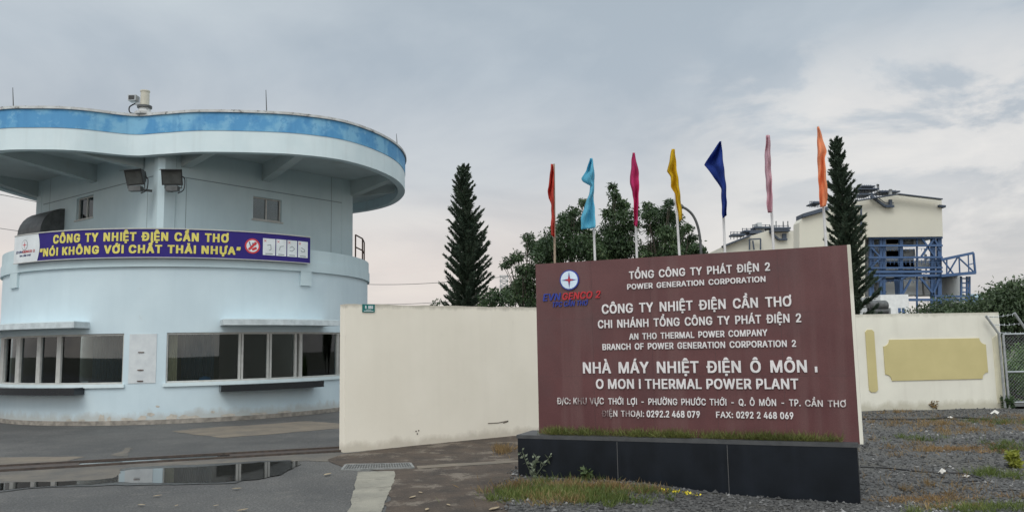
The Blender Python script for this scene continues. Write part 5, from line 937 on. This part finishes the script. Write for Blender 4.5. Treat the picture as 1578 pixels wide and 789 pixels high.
mb = MB(); mb.bar(pp(1318, 317.5, YP - 2), pp(1327, 317.5, YP - 2), .4); mb.bar(pp(1327, 317, YP - 2), pp(1327, 365, YP - 2), .4); build('duct', mb, steel_dark, t)
cols = ((1341, .7), (1357, .75), (1362, .75), (1388, .95), (1436, .7), (1440, .5), (1447, 1.1), (1345, .45), (1413, .4))
for dY in (0, 16):
    for x, wd in cols: build('column', MB().bar(pp(x, 520, YP + 2 + dY), pp(x, 364, YP + 2 + dY), wd), steel_blue, t)
for y in (367, 379, 397, 413, 419, 425):
    for dY in (1, 15): build('floor_beam', MB().bar(pp(1338, y, YP + dY), pp(1452, y - .5, YP + dY), .6, .55 if y < 415 else .7), steel_blue, t)
for a, b in (((1440, 367), (1420, 395)), ((1420, 367), (1440, 395)), ((1440, 369), (1449, 385)), ((1388, 430), (1400, 425)), ((1418, 428), (1440, 455)), ((1404, 430), (1390, 455)), ((1341, 380), (1357, 397)), ((1341, 413), (1357, 397)), ((1447, 430), (1437, 455)), ((1341, 440), (1362, 425))):
    build('brace', MB().bar(pp(*a, YP + 1.2), pp(*b, YP + 1.2), .5), steel_blue, t)
for k, (x0, x1, y0, y1, m_) in enumerate(((1366, 1384, 369, 376, clad2_m), (1392, 1405, 369, 376, plantgrey), (1408, 1424, 370, 377, clad2_m), (1366, 1386, 386, 396, plantgrey), (1393, 1410, 384, 395, plantgrey), (1366, 1384, 402, 412, plantgrey), (1389, 1402, 402, 412, steel_dark), (1404, 1444, 401, 412, clad2_m), (1364, 1420, 415, 425, steel_dark), (1342, 1356, 370, 470, plantgrey), (1364, 1444, 427, 430, steel_dark), (1394, 1420, 430, 455, clad2_m), (1366, 1378, 434, 460, clad2_m), (1380, 1386, 425, 460, steel_blue), (1425, 1445, 430, 455, clad2_m), (1364, 1388, 366, 428, clad2_m), (1390, 1408, 396, 428, plantgrey))):
    p, q = pp(x0, y1, YP + 6), pp(x1, y0, YP + 6); build('equipment', MB().box((p[0], p[1], p[2]), (q[0], p[1] + 6, q[2])), m_, t)
q = np.random.default_rng(4)
for k in range(34):
    x, y = q.uniform(1341, 1446), q.uniform(368, 455); dY = q.uniform(3, 14)
    if q.random() < .6: build('pipe', MB().bar(pp(x, y, YP + dY), pp(x, y + q.uniform(8, 30), YP + dY), q.uniform(.15, .5)), [plantgrey, clad2_m, steel_blue][k % 3], t)
    else: build('pipe', MB().bar(pp(x, y, YP + dY), pp(min(1448, x + q.uniform(10, 35)), y, YP + dY), q.uniform(.15, .5)), [plantgrey, clad2_m, steel_blue][k % 3], t)
for y in (383, 400, 404, 432):
    mb = MB(); mb.bar(pp(1340, y, YP), pp(1450, y, YP), .12)
    for x in range(1342, 1450, 6): mb.bar(pp(x, y, YP), pp(x, y + 4, YP), .1)
    build('handrail', mb, steel_blue, t)
mb = MB()   # cantilevered truss on the right
for dY in (0, 12):
    for a, b, wd in (((1450, 401), (1500, 390), 1.3), ((1450, 425), (1503, 420.5), 1.5), ((1500, 390), (1503, 421), .9), ((1453, 401), (1470, 423), .7), ((1476, 396), (1460, 423), .7), ((1476, 396), (1502, 420), .7), ((1478, 396), (1479, 422), .6), ((1459, 400), (1459, 424), .6), ((1492, 392), (1493, 420), .5), ((1493, 408), (1503, 405), .5)):
        mb.bar(pp(*a, YP + dY), pp(*b, YP + dY), wd * .5)
mb.obox(pp(1450, 402, YP), pp(1500, 391, YP) - pp(1450, 402, YP), (0, 12, 0), (0, 0, .6)); mb.obox(pp(1450, 426, YP), pp(1503, 421, YP) - pp(1450, 426, YP), (0, 12, 0), (0, 0, .6))
build('truss', mb, steel_blue, t)
mb = MB()
for x in (1481, 1490, 1494): mb.bar(pp(x, 520, YP + 2), pp(x, 426, YP + 2), .45)
for y in (429, 436, 443, 450, 457): mb.bar(pp(1480, y, YP + 2), pp(1495, y + .5, YP + 2), .35)
for y in (430, 440, 450): mb.bar(pp(1489, y, YP + 2), pp(1495, y + 9, YP + 2), .25)
mb.bar(pp(1396, 462, YP - 2), pp(1508, 462, YP - 2), .7); mb.bar(pp(1440, 456, YP - 2), pp(1500, 457, YP - 2), .5); build('stair_tower', mb, steel_blue, t)
for x0, x1, y0 in ((1455, 1481, 428.5),):
    p, q = pp(x0, 500, YP + 12), pp(x1, y0, YP + 12); r_ = (q[0] - p[0]) / 2; tag(build('storage_tank', MB().lathe(((p[0] + q[0]) / 2, p[1], 0), [(r_, -.2), (r_, q[2]), (r_ * .9, q[2] + .5)], 28), clad2_m, loc=((p[0] + q[0]) / 2, p[1], 0), smooth=True), 'pale storage tank under the blue truss', 'tank')
tag(build('storage_tank', MB().lathe((pp(1504, 480, YP + 20)[0], YP + 20, 0), [(2.2, 0), (2.2, pp(1504, 458, YP + 20)[2]), (1.4, pp(1504, 456, YP + 20)[2] + .6), (.2, pp(1504, 453, YP + 20)[2])], 20), mat('pale_blue_tank', (.3, .42, .5), .6), loc=(pp(1504, 480, YP + 20)[0], YP + 20, 0), smooth=True), 'small pale blue domed tank right of the blue steel tower', 'tank')
YQ = 330
t = thing('boiler_house', 'lower cream boiler house roof behind the blue and pink flags', 'power plant', (pp(1175, 520, YQ)[0], YQ, 0))
build('cladding', MB().ext([pp(x, y, YQ) for x, y in ((1112, 520), (1240, 520), (1240, 356), (1184, 355), (1156, 364), (1112, 381))], (0, 40, 0)), clad_m, t, fix=True)
for a, b in (((1113, 380), (1156, 363)), ((1186, 356), (1216, 356))): build('roof_trim', MB().bar(pp(*a, YQ - 1), pp(*b, YQ - 1), 3, .6), steel_dark, t)
for x0, x1, y in ((1126, 1146, 363), (1144, 1170, 357.5), (1160, 1186, 352), (1186, 1215, 353), (1152, 1190, 360)):
    mb = MB(); mb.bar(pp(x0, y, YQ + 5), pp(x1, y, YQ + 5), 6, .7); mb.bar(pp(x0, y - 5, YQ + 5), pp(x1, y - 5, YQ + 5), .2)
    for k in range(5): x = x0 + (x1 - x0) * k / 4; mb.bar(pp(x, y + 6, YQ + 5), pp(x, y - 6, YQ + 5), .25)
    build('roof_platform', mb, steel_dark, t)
for x in (1196, 1207, 1214): build('vent_pipe', MB().bar(pp(x, 356, YQ + 5), pp(x, 341, YQ + 5), .4), plantgrey, t)
mb = MB(); mb.bar(pp(1186, 357, YQ - 1), pp(1200, 369, YQ - 1), 1, .7); mb.bar(pp(1200, 369, YQ - 1), pp(1213, 369, YQ - 1), 1, .7); build('outside_stair', mb, steel_dark, t)
mb = MB(); mb.box(pp(1165, 357, YQ + 4), pp(1178, 350, YQ + 4) + [0, 6, 0]); mb.box(pp(1168, 350, YQ + 4), pp(1174, 343, YQ + 4) + [0, 6, 0]); build('roof_unit', mb, clad2_m, t)
mb = MB()
for a, b in (((1155, 369), (1172, 368)), ((1155, 369), (1155, 385)), ((1172, 368), (1172, 385)), ((1160, 371), (1162, 385))): mb.bar(pp(*a, YQ - 2), pp(*b, YQ - 2), .5)
build('duct', mb, steel_dark, t); mb = MB()
mb.box(pp(1206, 368, YQ - 1.0), pp(1212, 360, YQ - 1.0) + [0, .6, 0]); build('louvre', mb, steel_dark, t)
# small buildings over the wall
YB = 70; t = thing('white_hut', 'small white flat roofed building below the boiler house', 'building', (pp(1383, 520, YB)[0], YB, 0))
p, q = pp(1361, 520, YB), pp(1399.5, 453.5, YB); build('wall', MB().box((p[0], YB, -.2), (q[0], YB + 5, q[2])), mat('white_paint', (.72, .73, .72), .8), t)
for x in (1386, 1392):
    a, b = pp(x - 1.8, 482, YB), pp(x + 1.8, 474.5, YB); build('window', MB().box((a[0], YB - .03, a[2]), (b[0], YB + .02, b[2])), steel_blue, t)
a, b = pp(1368, 486, YB), pp(1372, 474.5, YB); build('door', MB().box((a[0], YB - .03, a[2]), (b[0], YB + .02, b[2])), plantgrey, t)
YT = 55; a, b = pp(1338, 474, YT), pp(1367, 474, YT)
t = thing('dark_tank', 'dark grey horizontal tank beside the right pine above the wall', 'tank', ((a[0] + b[0]) / 2, YT, 0))
for z_, r_ in ((pp(1350, 471, YT)[2], .36), (pp(1350, 480, YT)[2], .3)): build('shell', MB().tube([(a[0], YT, z_), (a[0] + .05, YT, z_), (b[0] - .1, YT, z_), (b[0], YT, z_)], [r_ * .85, r_, r_, r_ * .8], 18), dmetal, t, smooth=True)
build('support', MB().box((a[0] + .2, YT - .2, -.2), (b[0] - .2, YT + .2, pp(1350, 484, YT)[2])), dmetal, t)
# lattice pylon and lines
YL = 160; t = thing('lattice_pylon', 'grey lattice pylon between the left pine and the sign', 'pylon', (pp(776.5, 520, YL)[0], YL, 0))
mb = MB(); zt = pp(776, 425, YL)[2]; xc = pp(776.5, 430, YL)[0]; hw = .85
lev = np.linspace(0, zt, 16)
for sx in (-1, 1):
    for sy in (-1, 1): mb.bar((xc + sx * hw, YL + sy * hw, -.2), (xc + sx * hw * .85, YL + sy * hw * .85, zt), .14)
for a, b in zip(lev, lev[1:]):
    for sy in (-1, 1): mb.bar((xc - hw, YL + sy * hw, a), (xc + hw, YL + sy * hw, b), .09); mb.bar((xc + hw, YL + sy * hw, a), (xc - hw, YL + sy * hw, b), .09); mb.bar((xc - hw, YL + sy * hw, b), (xc + hw, YL + sy * hw, b), .09)
build('lattice', mb, galv, t)
def wire(lab, pts, rad, Yd):
    P = catmull([aty(x, y, Y_) for (x, y), Y_ in zip(pts, Yd)], 8, False); tag(build('overhead_wire', MB().tube(P, rad, 4), dmetal, loc=tuple(P[0])), lab, 'wire', 'overhead wires')
wire('upper wire running behind the guardhouse to the left pine', [(480, 436), (600, 438.5), (690, 434.5), (790, 425), (900, 412)], .022, [70, 70, 70, 75, 80])
wire('lower wire running behind the guardhouse to the left pine', [(480, 467), (600, 469), (690, 465), (790, 459)], .02, [70, 70, 70, 75])
wire('thick wire passing under the roof at the far left', [(-60, 291), (0, 300), (50, 310), (90, 318)], .012, [30, 30, 30, 30])
wire('thin wire behind the banner end at the far left', [(-60, 343), (0, 352), (50, 359), (90, 364)], .01, [30, 30, 30, 30])

# ------------------------------------------------------------------ grass, weeds and small things on the ground
def blades(P, hgt, spread, m, name, lab, r, wd=.006, kind='stuff'):
    n = len(P); d = unit(np.stack([r.normal(0, spread, n), r.normal(0, spread, n), np.ones(n)], 1)); L_ = hgt * r.uniform(.4, 1.2, n); W_ = unit(np.cross(d, r.normal(0, 1, (n, 3))))
    V, Fc = quads(P, d, W_, L_, wd * r.uniform(.7, 1.4, n)); return tag(build(name, (V, Fc), m), lab, 'grass', kind=kind)
r = np.random.default_rng(77)
def patch_pts(ells, zf):       # ells: (px, py, rx metres, ry metres, n)
    o = []
    for px, py, a, b, n in ells:
        c_ = atz(px, py, -.04); K = max(4, n // 22); cc_ = r.normal(0, .5, (K, 2)) * [a, b]; w_ = r.random(K) ** 2 + .05; id_ = r.choice(K, n, p=w_ / w_.sum())
        q = cc_[id_] + r.normal(0, 1, (n, 2)) * (.02 + .05 * r.random((K, 1))[id_]); q[: n // 6] = r.normal(0, .6, (n // 6, 2)) * [a, b]; x, y = c_[0] + q[:, 0], c_[1] + q[:, 1]; o.append(np.stack([x, y, zf(x, y)], 1))
    return np.concatenate(o)
gzf = lambda x, y: gz(x, y) - .01
blades(patch_pts([(850, 770, .55, .4, 2400), (905, 773, .5, .35, 2000), (800, 768, .3, .35, 700), (1000, 768, .3, .2, 250), (945, 780, .4, .3, 600), (870, 750, .5, .15, 350), (1545, 722, .35, .3, 700), (1560, 690, .4, .5, 900), (1540, 655, .9, .5, 700), (1500, 775, .5, .25, 600), (1555, 772, .4, .2, 400), (1415, 680, .5, .4, 350)], gzf), .12, .65, grass_m, 'grass', 'short green grass growing through the gravel', r)
blades(patch_pts([(850, 757, .6, .35, 1000), (920, 760, .5, .3, 800), (795, 760, .25, .4, 600), (870, 778, .6, .3, 900), (985, 765, .4, .15, 500), (775, 700, .12, .5, 600), (1440, 660, 1.0, .5, 900), (1500, 668, .7, .4, 700), (1380, 640, .8, .2, 300), (1560, 650, .8, .6, 500), (1430, 655, 2.2, 1.5, 1200), (1450, 740, 1.2, 1.2, 700), (1390, 690, 1.0, 1.2, 500)], gzf), .115, .7, dry_m, 'dry_grass', 'straw coloured dry grass on the gravel', r)
blades(patch_pts([(1480, 690, .75, .22, 1500), (1445, 690, .4, .15, 500), (1535, 693, .4, .15, 500), (1425, 757, .5, .17, 1300), (1470, 768, .35, .12, 600), (930, 757, .35, .1, 600)], gzf), .08, 1.5, orange_m, 'orange_grass', 'flattened orange brown dead grass on the gravel', r)
# turf on the sign base
def base_pts(n, s0, s1, pw=1.):
    s = s0 + (s1 - s0) * r.random(n); fo = (.02 + (.17 - .13 * s / SW) * r.random(n) ** 1.1)
    return np.array([sp(a, .511, b) for a, b in zip(s, fo)])
P = np.concatenate([base_pts(4200, .05, 3.55), base_pts(700, .15, .7), base_pts(900, 1.2, 1.9), base_pts(700, 2.3, 3.3), base_pts(400, 2.6, 3.0)])
clump = np.sin(P[:, 0] * 9 + 1) * np.sin(P[:, 0] * 23) * .5 + .5; P = P[r.random(len(P)) < .35 + .65 * clump]
blades(P, .125, .65, turf_m, 'turf', 'strip of green grass growing on the ledge of the sign base', r, .005)
blades(base_pts(500, .1, 3.4), .10, .7, dry_m, 'dry_turf', 'dry stalks among the grass on the sign base ledge', r, .003)
# weeds
def weed(lab, base_, h, n, seed, m=weed_m, lw=.045, stems=3, group=None):
    q = np.random.default_rng(seed); t = thing('weed', lab, 'plant', tuple(base_), group); st_ = MB(); P = []
    for k in range(stems):
        top = np.array(base_) + [q.normal(0, .3) * h, q.normal(0, .2) * h, h * q.uniform(.6, 1)]; pts = catmull([np.array(base_), (np.array(base_) + top) / 2 + q.normal(0, .05 * h, 3), top], 5, False); st_.tube(pts, .004, 4)
        for _ in range(n): a = pts[q.integers(2, len(pts))]; P.append(a + q.normal(0, .012, 3))
    P = np.array(P); d = unit(q.normal(0, .7, (len(P), 3)) + [0, 0, .25]); V, Fc = quads(P, d, unit(np.cross(d, q.normal(0, 1, (len(P), 3)))), lw * 1.6 * q.uniform(.7, 1.2, len(P)), lw * .7 * q.uniform(.7, 1.2, len(P)))
    build('stem', st_, m, t); build('leaves', (V, Fc), m, t)
def gp(px, py, z=0): p = atz(px, py, z); return (p[0], p[1], float(gz(p[0], p[1])) - .01)
weed('pale leafy weed against the left end of the black base', gp(822, 738), .36, 22, 1, leafmat('grey_weed', (.08, .10, .06), (.2, .23, .16), (.3, .33, .25)), .04, 4)
weed('low green weed at the foot of the black base near the first seam', gp(905, 741), .13, 20, 2, weed_m, .05, 3)
weed('small green weed by the right end of the black base', gp(1288, 764, -.1), .18, 18, 3, weed_m, .04, 4)
weed('tall thin weed growing against the ochre panelled wall near the fence', gp(1523, 627), .42, 26, 4, weed_m, .06, 4)
weed('dark bushy weed at the foot of the fence post', gp(1553, 628), .25, 40, 5, leaf_m, .07, 6)
weed('low brown weed against the ochre panelled wall below its middle', gp(1440, 630), .2, 26, 6, dry_m, .05, 5)
weed('small weed against the panelled wall beside the sign edge', gp(1332, 632), .2, 20, 7, dry_m, .05, 4)
weed('yellow green weed on the gravel near the right picture edge', gp(1566, 709), .22, 40, 8, leafmat('lime_weed', (.15, .17, .02), (.3, .32, .05), (.4, .4, .1)), .06, 5)
q = np.random.default_rng(9); P = []
for px, py in ((1022, 758), (1030, 757), (1040, 759), (1046, 758), (1056, 759), (1062, 761), (1074, 760)):
    for _ in range(7): P.append(np.array(gp(px, py)) + [q.normal(0, .015), q.normal(0, .015), .02 + .02 * q.random()])
P = np.array(P); d = unit(q.normal(0, .7, P.shape) + [0, 0, .6]); V, Fc = quads(P, d, unit(np.cross(d, q.normal(0, 1, P.shape))), np.full(len(P), .03), np.full(len(P), .022))
tag(build('flowers', (V, Fc), flower_m), 'tiny yellow flowers on the gravel before the black base', 'flowers', kind='stuff')
# hoses, litter, leaves
def hose(lab, px, rad=.013):
    P = catmull([np.array(gp(*p)) + [0, 0, rad * 1.3] for p in px], 6, False); tag(build('hose', MB().tube(P, rad, 7), hose_m, loc=tuple(P[0]), smooth='all'), lab, 'hose')
hose('black hose bent back on itself on the gravel right of the base', [(1318, 708), (1365, 710), (1420, 715), (1480, 717), (1508, 723), (1512, 727), (1485, 730), (1455, 731)])
hose('black hose lying along the foot of the ochre panelled wall', [(1322, 646), (1365, 647), (1430, 648), (1470, 645), (1530, 648)], .02)
def scrap(lab, px, py, s, zoff=.02, m=litter_m, name='litter', cat='litter', group=None, gz_=True):
    p = np.array(gp(px, py)) if gz_ else atz(px, py, .012); q = np.random.default_rng(int(px * 7 + py)); mb = MB(); n = 9
    top = [p + [s * (.6 + .5 * q.random()) * math.cos(6.283 * k / n), s * (.4 + .4 * q.random()) * math.sin(6.283 * k / n), q.uniform(.3, 1) * zoff] for k in range(n)]
    mb.add(top + [p + [0, 0, zoff * 1.5]], [(k, (k + 1) % n, n) for k in range(n)]); o = build(name, mb, m, loc=tuple(p)); o.modifiers.new('thickness', 'SOLIDIFY').thickness = .003; tag(o, lab, cat, group)
scrap('white crumpled scrap on the black hose', 1451, 718, .05, .06); scrap('pale scrap beside the bend of the hose', 1488, 722, .06, .03); scrap('white scrap by the fence end of the wall hose', 1534, 640, .1, .08); scrap('white scrap at the bottom right of the gravel', 1431, 775, .05, .02); scrap('white scrap on the hose below the panelled wall', 1465, 646, .06, .04)
def leaf(lab, px, py, s, group):
    q = np.random.default_rng(int(px * 3 + py)); p = np.array(atz(px, py, .013)); a = q.uniform(0, 3.14); c_, n_ = math.cos(a), math.sin(a); mb = MB(); V = []
    for k in range(7):
        t_ = k / 6; w_ = .38 * s * math.sin(math.pi * min(1, t_ * .9 + .06)) + .001; x = (t_ - .5) * 2 * s
        for e in (-1, 0, 1): y = e * w_; V.append(p + [x * c_ - y * n_, x * n_ + y * c_, .004 + .25 * s * (t_ - .4) ** 2 + .25 * abs(y)])
    mb.add(V, [(3 * k + e, 3 * k + e + 1, 3 * k + e + 4, 3 * k + e + 3) for k in range(6) for e in (0, 1)])
    tag(build('fallen_leaf', mb, paleleaf, loc=tuple(p), smooth='all'), lab, 'leaf', group).modifiers.new('thickness', 'SOLIDIFY').thickness = .0015
for px, py, s in ((218, 778, .045), (272, 779, .03), (333, 779, .03), (374, 786, .06), (365, 753, .055), (505, 731, .075), (243, 764, .05)): leaf('pale fallen leaf lying on the dark asphalt', px, py, s, 'fallen leaves on the asphalt')
for px, py, s in ((636, 766, .055), (648, 759, .04), (658, 785, .05), (762, 784, .08), (691, 778, .04)): leaf('pale fallen leaf lying on the brown soil', px, py, s, 'fallen leaves on the soil')
